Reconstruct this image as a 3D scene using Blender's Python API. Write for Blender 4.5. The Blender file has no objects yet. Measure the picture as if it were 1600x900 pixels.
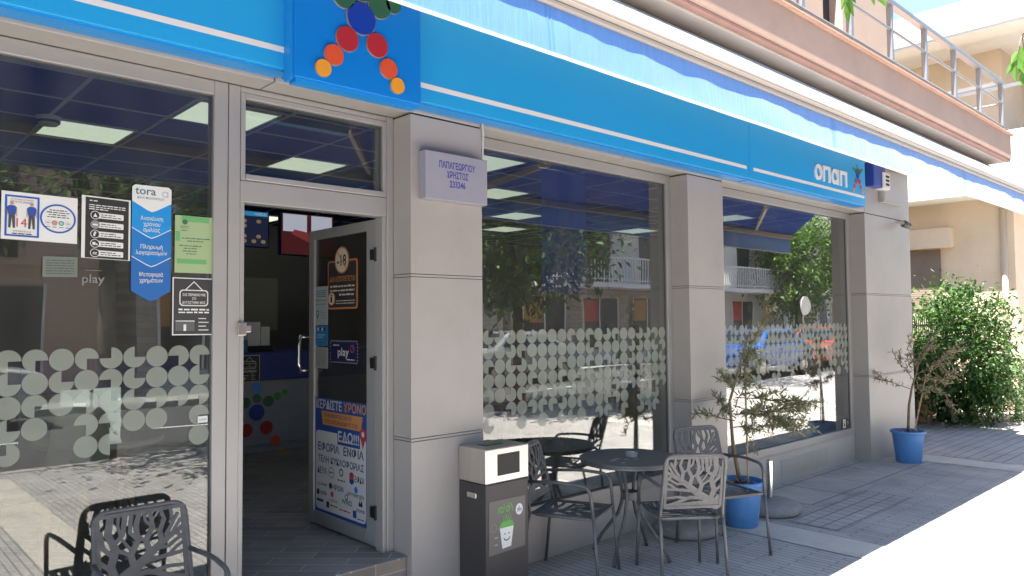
import bpy, math, random
from mathutils import Vector, Matrix
random.seed(7)
R = math.radians
sc = bpy.context.scene
col = sc.collection

# ------------------------------------------------------------------ camera, sky, sun, exposure
def cam_axes(yaw, pitch, roll):
    cy, sy, cp, sp = math.cos(yaw), math.sin(yaw), math.cos(pitch), math.sin(pitch)
    f = Vector((sy * cp, cy * cp, sp)); r = Vector((cy, -sy, 0)); u = r.cross(f)
    c, s = math.cos(roll), math.sin(roll)
    return c * r + s * u, -s * r + c * u, f
cr, cu, cf = cam_axes(R(42.839), R(2.434), R(-0.49))
cd = bpy.data.cameras.new('camera'); cam = bpy.data.objects.new('camera', cd); col.objects.link(cam)
m = Matrix((cr, cu, -cf)).transposed().to_4x4(); m.translation = (0, 0, 1.6)
cam.matrix_world = m
cd.sensor_width = 36; cd.lens = 36 * 1168.85 / 1600; cd.clip_start = 0.05; cd.clip_end = 2000
sc.camera = cam

SUN = Vector((0.40, 0.10, -1.0)).normalized()          # direction the light travels
w = bpy.data.worlds.new('World'); sc.world = w; w.use_nodes = True
nt = w.node_tree; nt.nodes.clear()
sky = nt.nodes.new('ShaderNodeTexSky'); sky.sky_type = 'NISHITA'; sky.sun_disc = False
sky.sun_elevation = math.asin(-SUN.z); sky.sun_rotation = math.atan2(-SUN.x, -SUN.y) % (2 * math.pi)
sky.air_density = 1.0; sky.dust_density = 0.4
bg = nt.nodes.new('ShaderNodeBackground'); bg.inputs[1].default_value = 0.068
wo = nt.nodes.new('ShaderNodeOutputWorld')
nt.links.new(sky.outputs[0], bg.inputs[0]); nt.links.new(bg.outputs[0], wo.inputs[0])
sd = bpy.data.lights.new('sun', 'SUN'); sd.energy = 4.2; sd.angle = R(0.5); sd.color = (1, 0.95, 0.88)
so = bpy.data.objects.new('sun', sd); col.objects.link(so)
so.rotation_euler = SUN.to_track_quat('-Z', 'Y').to_euler(); so.location = (0, 0, 20)

sc.view_settings.view_transform = 'Standard'; sc.view_settings.look = 'None'
sc.view_settings.gamma = 1; sc.view_settings.exposure = 2.74
sc.view_settings.use_curve_mapping = False
sc.render.engine = 'CYCLES'
cy = sc.cycles
cy.max_bounces = 10; cy.diffuse_bounces = 5; cy.glossy_bounces = 5; cy.transmission_bounces = 6
cy.transparent_max_bounces = 16; cy.caustics_reflective = False; cy.caustics_refractive = False
cy.sample_clamp_indirect = 6; cy.use_denoising = True

# ------------------------------------------------------------------ materials
MATS = {}
def pm(name, c, rough=0.5, metal=0.0, spec=0.5, var=0.0, vscale=6.0, bump=0.0, bscale=40.0, coat=0.0, island=0.0,
       trans=0.0, stretch=None, dirt=0.0, sheen=0.0, tcol=None):
    """procedural surface: base colour broken up by noise, optional per-leaf variation, bump"""
    if name in MATS: return MATS[name]
    mt = bpy.data.materials.new(name); mt.use_nodes = True; t = mt.node_tree; n = t.nodes
    b = n['Principled BSDF']; out = n['Material Output']
    b.inputs['Base Color'].default_value = (*c, 1); b.inputs['Roughness'].default_value = rough
    b.inputs['Metallic'].default_value = metal; b.inputs['Specular IOR Level'].default_value = spec
    b.inputs['Coat Weight'].default_value = coat
    if sheen: b.inputs['Sheen Weight'].default_value = sheen
    tc = n.new('ShaderNodeTexCoord'); src = tc.outputs['Object']
    if stretch:
        mp = n.new('ShaderNodeMapping'); mp.inputs['Scale'].default_value = stretch
        t.links.new(src, mp.inputs[0]); src = mp.outputs[0]
    csock = None
    if var > 0 or island > 0:
        mix = n.new('ShaderNodeMix'); mix.data_type = 'RGBA'
        k = 1 + (var or island); d = 1 - (var or island)
        mix.inputs[6].default_value = (c[0] * d, c[1] * d, c[2] * d, 1)
        mix.inputs[7].default_value = (min(1, c[0] * k), min(1, c[1] * k), min(1, c[2] * k), 1)
        if island > 0:
            g = n.new('ShaderNodeNewGeometry'); t.links.new(g.outputs['Random Per Island'], mix.inputs[0])
        else:
            no = n.new('ShaderNodeTexNoise'); no.inputs['Scale'].default_value = vscale
            no.inputs['Detail'].default_value = 6; no.inputs['Roughness'].default_value = 0.65
            t.links.new(src, no.inputs['Vector'])
            rp = n.new('ShaderNodeMapRange'); rp.inputs[1].default_value = 0.3; rp.inputs[2].default_value = 0.7
            t.links.new(no.outputs[0], rp.inputs[0]); t.links.new(rp.outputs[0], mix.inputs[0])
        csock = mix.outputs[2]
    if dirt > 0:
        no = n.new('ShaderNodeTexNoise'); no.inputs['Scale'].default_value = 2.3; no.inputs['Detail'].default_value = 9
        no.inputs['Roughness'].default_value = 0.75; t.links.new(tc.outputs['Object'], no.inputs['Vector'])
        rp = n.new('ShaderNodeMapRange'); rp.inputs[1].default_value = 0.52; rp.inputs[2].default_value = 0.72
        rp.inputs[4].default_value = dirt
        t.links.new(no.outputs[0], rp.inputs[0])
        mx = n.new('ShaderNodeMix'); mx.data_type = 'RGBA'
        if csock: t.links.new(csock, mx.inputs[6])
        else: mx.inputs[6].default_value = (*c, 1)
        mx.inputs[7].default_value = (c[0] * .45, c[1] * .42, c[2] * .38, 1)
        t.links.new(rp.outputs[0], mx.inputs[0]); csock = mx.outputs[2]
    if csock: t.links.new(csock, b.inputs['Base Color'])
    if bump > 0:
        no = n.new('ShaderNodeTexNoise'); no.inputs['Scale'].default_value = bscale; no.inputs['Detail'].default_value = 4
        t.links.new(src, no.inputs['Vector'])
        bp = n.new('ShaderNodeBump'); bp.inputs['Strength'].default_value = bump; bp.inputs['Distance'].default_value = 0.01
        t.links.new(no.outputs[0], bp.inputs['Height']); t.links.new(bp.outputs[0], b.inputs['Normal'])
    if trans > 0:
        tr = n.new('ShaderNodeBsdfTranslucent'); ms = n.new('ShaderNodeMixShader'); ms.inputs[0].default_value = trans
        if tcol: tr.inputs[0].default_value = (*tcol, 1)
        elif csock: t.links.new(csock, tr.inputs[0])
        else: tr.inputs[0].default_value = (*c, 1)
        t.links.new(b.outputs[0], ms.inputs[1]); t.links.new(tr.outputs[0], ms.inputs[2]); t.links.new(ms.outputs[0], out.inputs[0])
    MATS[name] = mt; return mt

def emit(name, c, s):
    if name in MATS: return MATS[name]
    mt = bpy.data.materials.new(name); mt.use_nodes = True; n = mt.node_tree.nodes
    b = n['Principled BSDF']; b.inputs['Base Color'].default_value = (*c, 1)
    b.inputs['Emission Color'].default_value = (*c, 1); b.inputs['Emission Strength'].default_value = s
    MATS[name] = mt; return mt

def glass_mat(name, r0=0.09, tint=(0.78, 0.82, 0.80)):
    mt = bpy.data.materials.new(name); mt.use_nodes = True; t = mt.node_tree; n = t.nodes; n.clear()
    out = n.new('ShaderNodeOutputMaterial'); lw = n.new('ShaderNodeLayerWeight'); lw.inputs[0].default_value = 0.5
    pw = n.new('ShaderNodeMath'); pw.operation = 'POWER'; pw.inputs[1].default_value = 1.65
    mr = n.new('ShaderNodeMapRange'); mr.inputs[3].default_value = r0; mr.inputs[4].default_value = 0.85
    tr = n.new('ShaderNodeBsdfTransparent'); tr.inputs[0].default_value = (*tint, 1)
    gl = n.new('ShaderNodeBsdfGlossy'); gl.inputs['Roughness'].default_value = 0.0
    # float glass is never quite flat: a very slow waviness
    no = n.new('ShaderNodeTexNoise'); no.inputs['Scale'].default_value = 1.6; no.inputs['Detail'].default_value = 1
    tc = n.new('ShaderNodeTexCoord'); t.links.new(tc.outputs['Object'], no.inputs['Vector'])
    bp = n.new('ShaderNodeBump'); bp.inputs['Strength'].default_value = 0.12; bp.inputs['Distance'].default_value = 0.01
    t.links.new(no.outputs[0], bp.inputs['Height']); t.links.new(bp.outputs[0], gl.inputs['Normal'])
    ms = n.new('ShaderNodeMixShader')
    t.links.new(lw.outputs['Facing'], pw.inputs[0]); t.links.new(pw.outputs[0], mr.inputs[0])
    t.links.new(mr.outputs[0], ms.inputs[0]); t.links.new(tr.outputs[0], ms.inputs[1]); t.links.new(gl.outputs[0], ms.inputs[2])
    # a thin uneven film of street dust
    n2 = n.new('ShaderNodeTexNoise'); n2.inputs['Scale'].default_value = 3.0; n2.inputs['Detail'].default_value = 8; n2.inputs['Roughness'].default_value = 0.7
    mp = n.new('ShaderNodeMapping'); mp.inputs['Scale'].default_value = (1.4, 1, 0.45); t.links.new(tc.outputs['Object'], mp.inputs[0]); t.links.new(mp.outputs[0], n2.inputs['Vector'])
    r2 = n.new('ShaderNodeMapRange'); r2.inputs[1].default_value = 0.35; r2.inputs[2].default_value = 0.75; r2.inputs[3].default_value = 0.012; r2.inputs[4].default_value = 0.07
    t.links.new(n2.outputs[0], r2.inputs[0]); df_ = n.new('ShaderNodeBsdfDiffuse'); df_.inputs[0].default_value = (.5, .48, .45, 1)
    m2 = n.new('ShaderNodeMixShader'); t.links.new(r2.outputs[0], m2.inputs[0]); t.links.new(ms.outputs[0], m2.inputs[1]); t.links.new(df_.outputs[0], m2.inputs[2])
    t.links.new(m2.outputs[0], out.inputs[0])
    return mt
GLASS = glass_mat('shop_glass')
GLASS_D = glass_mat('door_glass', 0.04, (0.62, 0.64, 0.64))

def film_mat(name, c, alpha):
    mt = bpy.data.materials.new(name); mt.use_nodes = True; t = mt.node_tree; n = t.nodes
    b = n['Principled BSDF']; b.inputs['Base Color'].default_value = (*c, 1); b.inputs['Roughness'].default_value = 0.55
    tr = n.new('ShaderNodeBsdfTransparent'); ms = n.new('ShaderNodeMixShader'); ms.inputs[0].default_value = alpha
    t.links.new(tr.outputs[0], ms.inputs[1]); t.links.new(b.outputs[0], ms.inputs[2])
    t.links.new(ms.outputs[0], n['Material Output'].inputs[0]); return mt
FILM = film_mat('frosted_film', (0.47, 0.52, 0.44), 0.44)

def brick_mat(name, c1, c2, mortar, bw, rh, ms, rot=0.0, rough=0.85, bump=0.35, offset=0.5, dirt=0.25, axis='XY'):
    mt = bpy.data.materials.new(name); mt.use_nodes = True; t = mt.node_tree; n = t.nodes
    b = n['Principled BSDF']; b.inputs['Roughness'].default_value = rough; b.inputs['Specular IOR Level'].default_value = 0.3
    tc = n.new('ShaderNodeTexCoord'); mp = n.new('ShaderNodeMapping'); mp.inputs['Rotation'].default_value = (0, 0, rot)
    src = tc.outputs['Object']
    if axis == 'XZ':
        sx = n.new('ShaderNodeSeparateXYZ'); cx = n.new('ShaderNodeCombineXYZ')
        t.links.new(src, sx.inputs[0]); t.links.new(sx.outputs[0], cx.inputs[0]); t.links.new(sx.outputs[2], cx.inputs[1]); src = cx.outputs[0]
    t.links.new(src, mp.inputs[0])
    br = n.new('ShaderNodeTexBrick'); br.offset = offset
    br.inputs['Scale'].default_value = 1; br.inputs['Color1'].default_value = (*c1, 1); br.inputs['Color2'].default_value = (*c2, 1)
    br.inputs['Mortar'].default_value = (*mortar, 1); br.inputs['Mortar Size'].default_value = ms
    br.inputs['Mortar Smooth'].default_value = 0.3
    br.inputs['Brick Width'].default_value = bw; br.inputs['Row Height'].default_value = rh
    t.links.new(mp.outputs[0], br.inputs['Vector'])
    no = n.new('ShaderNodeTexNoise'); no.inputs['Scale'].default_value = 1.7; no.inputs['Detail'].default_value = 10
    no.inputs['Roughness'].default_value = 0.7; t.links.new(tc.outputs['Object'], no.inputs['Vector'])
    rp = n.new('ShaderNodeMapRange'); rp.inputs[1].default_value = 0.35; rp.inputs[2].default_value = 0.68
    rp.inputs[3].default_value = 1.0; rp.inputs[4].default_value = 1 - dirt
    t.links.new(no.outputs[0], rp.inputs[0])
    mx = n.new('ShaderNodeMix'); mx.data_type = 'RGBA'; mx.blend_type = 'MULTIPLY'; mx.inputs[0].default_value = 1
    t.links.new(br.outputs['Color'], mx.inputs[6]); t.links.new(rp.outputs[0], mx.inputs[7]); t.links.new(mx.outputs[2], b.inputs['Base Color'])
    bp = n.new('ShaderNodeBump'); bp.inputs['Strength'].default_value = bump; bp.inputs['Distance'].default_value = 0.006; bp.invert = True
    t.links.new(br.outputs['Fac'], bp.inputs['Height']); t.links.new(bp.outputs[0], b.inputs['Normal'])
    MATS[name] = mt; return mt

PILLAR = pm('silver_cladding', (0.375, 0.35, 0.33), 0.42, 0.0, 0.5, var=0.06, vscale=1.2, dirt=0.13)
FRAME = pm('grey_aluminium', (0.38, 0.37, 0.36), 0.38, 0.25, 0.5, var=0.04, vscale=3)
FRAME2 = pm('door_aluminium', (0.36, 0.36, 0.355), 0.35, 0.25, 0.5, var=0.04, vscale=3)
DARKGAP = pm('dark_gap', (0.02, 0.02, 0.022), 0.8)
BASEP = pm('plinth_panel', (0.43, 0.42, 0.40), 0.5, var=0.06, vscale=1.5, dirt=0.15)
CYAN = pm('sign_cyan', (0.024, 0.37, 0.76), 0.28, spec=0.5, var=0.02, vscale=0.8)
BLUE = pm('sign_blue', (0.006, 0.21, 0.66), 0.28, var=0.02, vscale=0.8)
SIGNEDGE = pm('sign_edge_blue', (0.014, 0.27, 0.68), 0.35)
WHITE = pm('white_print', (0.78, 0.78, 0.77), 0.5)
NAVYDOT = pm('navy_dot', (0.010, 0.05, 0.38), 0.3)
REDDOT = pm('red_dot', (0.45, 0.028, 0.035), 0.3)
ORDOT = pm('orange_dot', (0.72, 0.095, 0.03), 0.3)
YELDOT = pm('yellow_dot', (0.80, 0.34, 0.03), 0.3)
GREENDOT = pm('green_dot', (0.03, 0.13, 0.07), 0.3)
LGREEN = pm('light_green_dot', (0.06, 0.30, 0.06), 0.3)
SKYDOT = pm('light_blue_dot', (0.04, 0.25, 0.70), 0.3)
RIM = pm('dot_rim', (0.30, 0.25, 0.25), 0.4)
STEEL = pm('brushed_steel', (0.62, 0.58, 0.54), 0.30, 0.85, var=0.08, vscale=60, stretch=(1, 1, 0.05))
CHROME = pm('polished_steel', (0.7, 0.69, 0.67), 0.15, 1.0, var=0.03)
DARKMETAL = pm('charcoal_coat', (0.115, 0.115, 0.118), 0.42, 0.1, 0.5, var=0.2, vscale=18, bump=0.05, bscale=300)
LIGHTMETAL = DARKMETAL
BLACK = pm('black_paint', (0.012, 0.012, 0.013), 0.5)
TEXTNAVY = pm('navy_ink', (0.05, 0.06, 0.33), 0.5)
INK = pm('black_ink', (0.015, 0.015, 0.018), 0.6)
GREYINK = pm('grey_ink', (0.25, 0.25, 0.27), 0.6)

# ------------------------------------------------------------------ mesh builder
class Fr:
    def __init__(s, o, u, v):
        s.o = Vector(o); s.u = Vector(u); s.v = Vector(v); s.n = s.u.cross(s.v)
    def p(s, a, b, d=0.0): return s.o + s.u * a + s.v * b + s.n * d
def window_frame_at(y): return Fr((0, y, 0), (1, 0, 0), (0, 0, 1))      # looks towards -y
_txt = {}
def text_geo(body, bold=0.0):
    k = (body, bold)
    if k in _txt: return _txt[k]
    cu_ = bpy.data.curves.new('txt', 'FONT'); cu_.body = body; cu_.size = 1; cu_.resolution_u = 3; cu_.offset = bold
    o = bpy.data.objects.new('txt', cu_); col.objects.link(o)
    dg = bpy.context.evaluated_depsgraph_get(); me = bpy.data.meshes.new_from_object(o.evaluated_get(dg))
    vs = [(v.co.x, v.co.y) for v in me.vertices]; fs = [tuple(p.vertices) for p in me.polygons]
    bpy.data.objects.remove(o); bpy.data.curves.remove(cu_); bpy.data.meshes.remove(me)
    if vs:
        x0 = min(v[0] for v in vs); x1 = max(v[0] for v in vs)
        vs = [(a - x0, b) for a, b in vs]; wd = x1 - x0
    else: wd = 1
    _txt[k] = (vs, fs, wd); return _txt[k]

class MB:
    def __init__(s): s.v = []; s.f = []; s.m = []
    def add(s, vs, fs, m=0):
        b = len(s.v); s.v += [tuple(v) for v in vs]
        for f in fs: s.f.append(tuple(b + i for i in f)); s.m.append(m)
    def box(s, x0, x1, y0, y1, z0, z1, m=0):
        s.add([(x0, y0, z0), (x1, y0, z0), (x1, y1, z0), (x0, y1, z0), (x0, y0, z1), (x1, y0, z1), (x1, y1, z1), (x0, y1, z1)],
              [(0, 3, 2, 1), (4, 5, 6, 7), (0, 1, 5, 4), (1, 2, 6, 5), (2, 3, 7, 6), (3, 0, 4, 7)], m)
    def bar(s, p0, p1, a, b, up=(0, 0, 1), m=0):          # rectangular bar between two points
        p0 = Vector(p0); p1 = Vector(p1); d = (p1 - p0).normalized(); up = Vector(up)
        sx = d.cross(up).normalized(); sz = sx.cross(d)
        vs = []
        for p in (p0, p1):
            for i, j in ((-1, -1), (1, -1), (1, 1), (-1, 1)): vs.append(p + sx * a * i / 2 + sz * b * j / 2)
        s.add(vs, [(0, 1, 2, 3), (7, 6, 5, 4), (0, 4, 5, 1), (1, 5, 6, 2), (2, 6, 7, 3), (3, 7, 4, 0)], m)
    def tube(s, pts, r, n=8, m=0, caps=True):
        pts = [Vector(p) for p in pts]; rs = r if isinstance(r, (list, tuple)) else [r] * len(pts)
        rings = []; prev = None
        for i, p in enumerate(pts):
            d = (pts[min(i + 1, len(pts) - 1)] - pts[max(i - 1, 0)])
            d = d.normalized() if d.length > 1e-9 else Vector((0, 0, 1))
            if prev is None: a = d.orthogonal().normalized()
            else:
                a = prev - d * prev.dot(d); a = a.normalized() if a.length > 1e-6 else d.orthogonal().normalized()
            prev = a; b = d.cross(a)
            rings.append([p + (a * math.cos(t) + b * math.sin(t)) * rs[i] for t in [2 * math.pi * k / n for k in range(n)]])
        vs = [v for rg in rings for v in rg]; fs = []
        for i in range(len(rings) - 1):
            for k in range(n): fs.append((i * n + k, i * n + (k + 1) % n, (i + 1) * n + (k + 1) % n, (i + 1) * n + k))
        if caps: fs.append(tuple(range(n - 1, -1, -1))); fs.append(tuple((len(rings) - 1) * n + k for k in range(n)))
        s.add(vs, fs, m)
    def lathe(s, prof, c=(0, 0, 0), n=32, m=0):
        c = Vector(c); vs = []; fs = []
        for r, z in prof:
            for k in range(n):
                t = 2 * math.pi * k / n; vs.append(c + Vector((r * math.cos(t), r * math.sin(t), z)))
        for i in range(len(prof) - 1):
            for k in range(n): fs.append((i * n + k, i * n + (k + 1) % n, (i + 1) * n + (k + 1) % n, (i + 1) * n + k))
        s.add(vs, fs, m)
    def ball(s, c, r, m=0, n=12, sc_=(1, 1, 1)):
        c = Vector(c); prof = []
        for i in range(n // 2 + 1):
            a = -math.pi / 2 + math.pi * i / (n // 2); prof.append((math.cos(a), math.sin(a)))
        vs = []; fs = []
        for a, z in prof:
            for k in range(n):
                t = 2 * math.pi * k / n; vs.append(c + Vector((a * math.cos(t) * r * sc_[0], a * math.sin(t) * r * sc_[1], z * r * sc_[2])))
        for i in range(len(prof) - 1):
            for k in range(n): fs.append((i * n + k, i * n + (k + 1) % n, (i + 1) * n + (k + 1) % n, (i + 1) * n + k))
        s.add(vs, fs, m)
    # flat shapes on a frame
    def poly2(s, fr, pts, d=0.0, m=0): s.add([fr.p(a, b, d) for a, b in pts], [tuple(range(len(pts)))], m)
    def rect2(s, fr, u0, u1, v0, v1, d=0.0, m=0): s.poly2(fr, [(u0, v0), (u1, v0), (u1, v1), (u0, v1)], d, m)
    def slab2(s, fr, pts, d0, d1, m=0, ms=None):
        n = len(pts); ms = m if ms is None else ms
        s.add([fr.p(a, b, d1) for a, b in pts], [tuple(range(n))], m)
        s.add([fr.p(a, b, d0) for a, b in pts], [tuple(range(n - 1, -1, -1))], ms)
        vs = [fr.p(a, b, d0) for a, b in pts] + [fr.p(a, b, d1) for a, b in pts]
        s.add(vs, [(i, (i + 1) % n, n + (i + 1) % n, n + i) for i in range(n)], ms)
    def disc2(s, fr, u, v, r, d=0.0, m=0, n=24, ry=None):
        ry = ry or r
        s.poly2(fr, [(u + r * math.cos(2 * math.pi * k / n), v + ry * math.sin(2 * math.pi * k / n)) for k in range(n)], d, m)
    def ring2(s, fr, u, v, r, wd, d=0.0, m=0, n=28, ry=None):
        ry = ry or r; vs = []
        for k in range(n):
            t = 2 * math.pi * k / n
            vs += [fr.p(u + r * math.cos(t), v + ry * math.sin(t), d), fr.p(u + (r - wd) * math.cos(t), v + (ry - wd) * math.sin(t), d)]
        s.add(vs, [(2 * k, 2 * ((k + 1) % n), 2 * ((k + 1) % n) + 1, 2 * k + 1) for k in range(n)], m)
    def puck2(s, fr, u, v, r, d0, d1, m=0, ms=None, n=28):
        s.slab2(fr, [(u + r * math.cos(2 * math.pi * k / n), v + r * math.sin(2 * math.pi * k / n)) for k in range(n)], d0, d1, m, ms)
    def border2(s, fr, u0, u1, v0, v1, wd, d=0.0, m=0):
        s.rect2(fr, u0, u1, v0, v0 + wd, d, m); s.rect2(fr, u0, u1, v1 - wd, v1, d, m)
        s.rect2(fr, u0, u0 + wd, v0 + wd, v1 - wd, d, m); s.rect2(fr, u1 - wd, u1, v0 + wd, v1 - wd, d, m)
    def rrect(s, u0, u1, v0, v1, r, n=5):
        pts = []
        for cx, cy_, a0 in ((u1 - r, v0 + r, -90), (u1 - r, v1 - r, 0), (u0 + r, v1 - r, 90), (u0 + r, v0 + r, 180)):
            for i in range(n + 1):
                a = R(a0 + 90 * i / n); pts.append((cx + r * math.cos(a), cy_ + r * math.sin(a)))
        return pts
    def text2(s, fr, body, u, v, size, d=0.0, m=0, align='C', bold=0.0, width=None, thick=0.0):
        vs, fs, wd = text_geo(body, bold); k = size
        kx = size if width is None else width / max(wd, 1e-6)
        off = {'L': 0, 'C': -wd * kx / 2, 'R': -wd * kx}[align]
        s.add([fr.p(u + off + a * kx, v + b * k, d) for a, b in vs], fs, m)
    def lines2(s, fr, u0, u1, v, h, d, m, gap=0.1):        # a row of illegible small print
        x = u0
        while x < u1 - 1e-4:
            wd = min(random.uniform(2.0, 6.0) * h, u1 - x); s.rect2(fr, x, x + wd, v, v + h * random.uniform(.75, 1), d, m); x += wd + h * .8
    def build(s, name, mats, parent=None, smooth=False, bevel=0.0, bseg=2, autosmooth=None):
        me = bpy.data.meshes.new(name); me.from_pydata(s.v, [], s.f); me.update()
        for mt in (mats if isinstance(mats, (list, tuple)) else [mats]): me.materials.append(mt)
        me.polygons.foreach_set('material_index', s.m)
        if smooth: me.polygons.foreach_set('use_smooth', [True] * len(me.polygons))
        o = bpy.data.objects.new(name, me); col.objects.link(o)
        if parent:
            o.parent = parent
            base = parent
            off = Matrix.Identity(4)
            while base: off = Matrix.Translation(base.location) @ off; base = base.parent
            o.matrix_parent_inverse = off.inverted()
            if parent.type == 'MESH': o.matrix_parent_inverse = Matrix.Identity(4)
        if bevel > 0:
            md = o.modifiers.new('bevel', 'BEVEL'); md.width = bevel; md.segments = bseg; md.limit_method = 'ANGLE'; md.angle_limit = R(40)
            md.harden_normals = False
        if autosmooth:
            me.polygons.foreach_set('use_smooth', [True] * len(me.polygons)); me.set_sharp_from_angle(angle=R(autosmooth))
        return o

def tag(o, label=None, cat=None, group=None, kind=None):
    if label: o['label'] = label
    if cat: o['category'] = cat
    if group: o['group'] = group
    if kind: o['kind'] = kind
    return o
def thing(name, label, cat, loc=(0, 0, 0), group=None):
    o = bpy.data.objects.new(name, None); o.empty_display_size = 0.1; col.objects.link(o); o.location = loc
    return tag(o, label, cat, group)
def dup(root, loc=None, rz=None, label=None):
    def cp(o, par):
        c = o.copy(); col.objects.link(c)
        if par: c.parent = par; c.matrix_parent_inverse = o.matrix_parent_inverse.copy()
        for ch in list(o.children): cp(ch, c)
        return c
    kids = list(root.children)
    r = root.copy(); col.objects.link(r)
    for ch in kids: cp(ch, r)
    if loc is not None: r.location = loc
    if rz is not None: r.rotation_euler = (0, 0, rz)
    if label: r['label'] = label
    return r

YP, YG = 3.41, 3.60        # pillar face plane, glass plane
FL, CE = 0.31, 2.90        # shop floor, shop ceiling

# ------------------------------------------------------------------ ground
PAVE = brick_mat('ribbed_pavers', (0.53, 0.50, 0.47), (0.46, 0.44, 0.42), (0.29, 0.275, 0.26), 0.40, 0.052, 0.0055, rot=R(90), bump=0.5, offset=0.5, dirt=0.3)
COBBLE = brick_mat('square_setts', (0.51, 0.48, 0.45), (0.45, 0.43, 0.41), (0.22, 0.205, 0.19), 0.12, 0.12, 0.006, rot=R(90), bump=0.6, offset=0.0, dirt=0.3)
SLABM = brick_mat('concrete_slabs', (0.53, 0.515, 0.48), (0.48, 0.465, 0.44), (0.27, 0.255, 0.24), 0.62, 0.50, 0.010, bump=0.4, offset=0.0, dirt=0.35)
STRIPM = pm('pale_paving', (0.56, 0.52, 0.46), 0.85, spec=0.3, var=0.12, vscale=3, bump=0.3, bscale=80, dirt=0.4)
ASPH = pm('asphalt', (0.085, 0.083, 0.082), 0.9, spec=0.3, var=0.2, vscale=1.2, bump=0.5, bscale=150)
GROUNDM = pm('earth', (0.14, 0.12, 0.09), 0.95, var=0.3, vscale=1.0)
KERBM = pm('kerb_stone', (0.42, 0.40, 0.37), 0.8, var=0.1, vscale=4, bump=0.2)
g = MB(); g.rect2(Fr((0, 0, 0), (1, 0, 0), (0, 1, 0)), -400, 400, -400, 400, -0.16); tag(g.build('ground', GROUNDM), kind='structure')
g = MB(); g.box(-60, 60, -2.4, 3.9, -0.15, 0.0); tag(g.build('pavement', PAVE), kind='structure')
g = MB(); g.box(9.9, 60, 3.9, 4.3, -0.15, -0.001); tag(g.build('pavement_widening', COBBLE), kind='structure')
XY = Fr((0, 0, 0), (1, 0, 0), (0, 1, 0))
g = MB()
for a, b in ((5.10, 5.48), (9.02, 9.44), (1.1, 1.5), (13.2, 13.6)): g.rect2(XY, a, b, -2.1, 3.2 if a < 9.5 else 3.9, 0.004)
tag(g.build('paving_strips', STRIPM), kind='structure')
g = MB(); g.rect2(XY, 6.25, 8.95, 2.92, 3.585, 0.004); g.rect2(XY, 8.96, 9.02, 2.8, 3.4, 0.004); tag(g.build('slab_paving', SLABM), kind='structure')
g = MB(); g.rect2(XY, 5.62, 7.1, 2.5, 2.9, 0.004); g.rect2(XY, 9.46, 13.1, 2.3, 3.89, 0.004); tag(g.build('sett_paving', COBBLE), kind='structure')
g = MB(); g.box(-60, 60, -2.55, -2.41, -0.15, 0.012); g.box(-60, 60, -9.2, -9.06, -0.15, 0.012); tag(g.build('kerb', KERBM, bevel=0.015), kind='structure')
g = MB(); g.box(-60, 60, -9.05, -2.56, -0.3, -0.12); tag(g.build('road', ASPH), kind='structure')
g = MB(); g.box(-60, 60, -11.2, -9.21, -0.15, 0.0); tag(g.build('far_pavement', SLABM), kind='structure')
g = MB()
for k in range(-14, 15): g.rect2(XY, k * 4.0, k * 4.0 + 2.2, -5.86, -5.74, -0.116)
tag(g.build('road_markings', WHITE), kind='structure')

# ------------------------------------------------------------------ the shop building
shop = thing('shop_building', 'betting shop in grey aluminium cladding with large reflecting windows under an apartment floor', 'shop', (5, 5, 0))
def pillar(x0, x1, y1):
    b = MB()
    for z0, z1 in ((0.0, 0.932), (0.9355, 0.9485), (0.952, 1.842), (1.8455, 1.8585), (1.862, 2.755)):
        b.box(x0, x1, YP, y1, z0, z1)
    b.box(x0 + .008, x1 - .008, YP + .008, y1 - .002, 0.93, 0.954, 1); b.box(x0 + .008, x1 - .008, YP + .008, y1 - .002, 1.84, 1.864, 1)
    b.box(x0 + .006, x1 - .006, YP + .006, y1 - .002, 2.754, 2.765, 1)
    return b.build('pillar', [PILLAR, DARKGAP], shop, bevel=0.0015)
pillar(2.40, 2.92, 3.66); pillar(5.09, 5.61, 3.66); pillar(8.53, 9.87, 3.70)
pillar(-1.9, -1.3, 3.66)
b = MB()                                                     # fascia band above the openings
for x0, x1 in ((-1.9, 1.60), (1.606, 2.914), (2.92, 4.28), (4.286, 5.60), (5.606, 7.2), (7.206, 8.53), (8.536, 9.87)):
    b.box(x0, x1, YP, 3.575, 2.766, 3.44)
b.box(-1.88, 9.86, YP + .01, 3.57, 2.77, 3.42, 1)
b.build('fascia', [PILLAR, DARKGAP], shop, bevel=0.005)
# plinths under the windows
b = MB(); b.box(2.925, 5.085, 3.58, 3.70, 0.0, 0.292); b.build('plinth', BASEP, shop, bevel=0.004)
b = MB(); b.box(5.615, 8.525, 3.58, 3.70, 0.0, 0.292); b.build('plinth', BASEP, shop, bevel=0.004)
b = MB(); b.box(-1.3, 1.445, 3.58, 3.70, 0.0, 0.292); b.build('plinth', BASEP, shop, bevel=0.004)
b = MB()
for k in range(9): b.bar((6.83, 3.577, 0.06 + k * .02), (7.83, 3.577, 0.06 + k * .02), 0.006, 0.011)
b.build('vent_grille', BASEP, shop)
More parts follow.
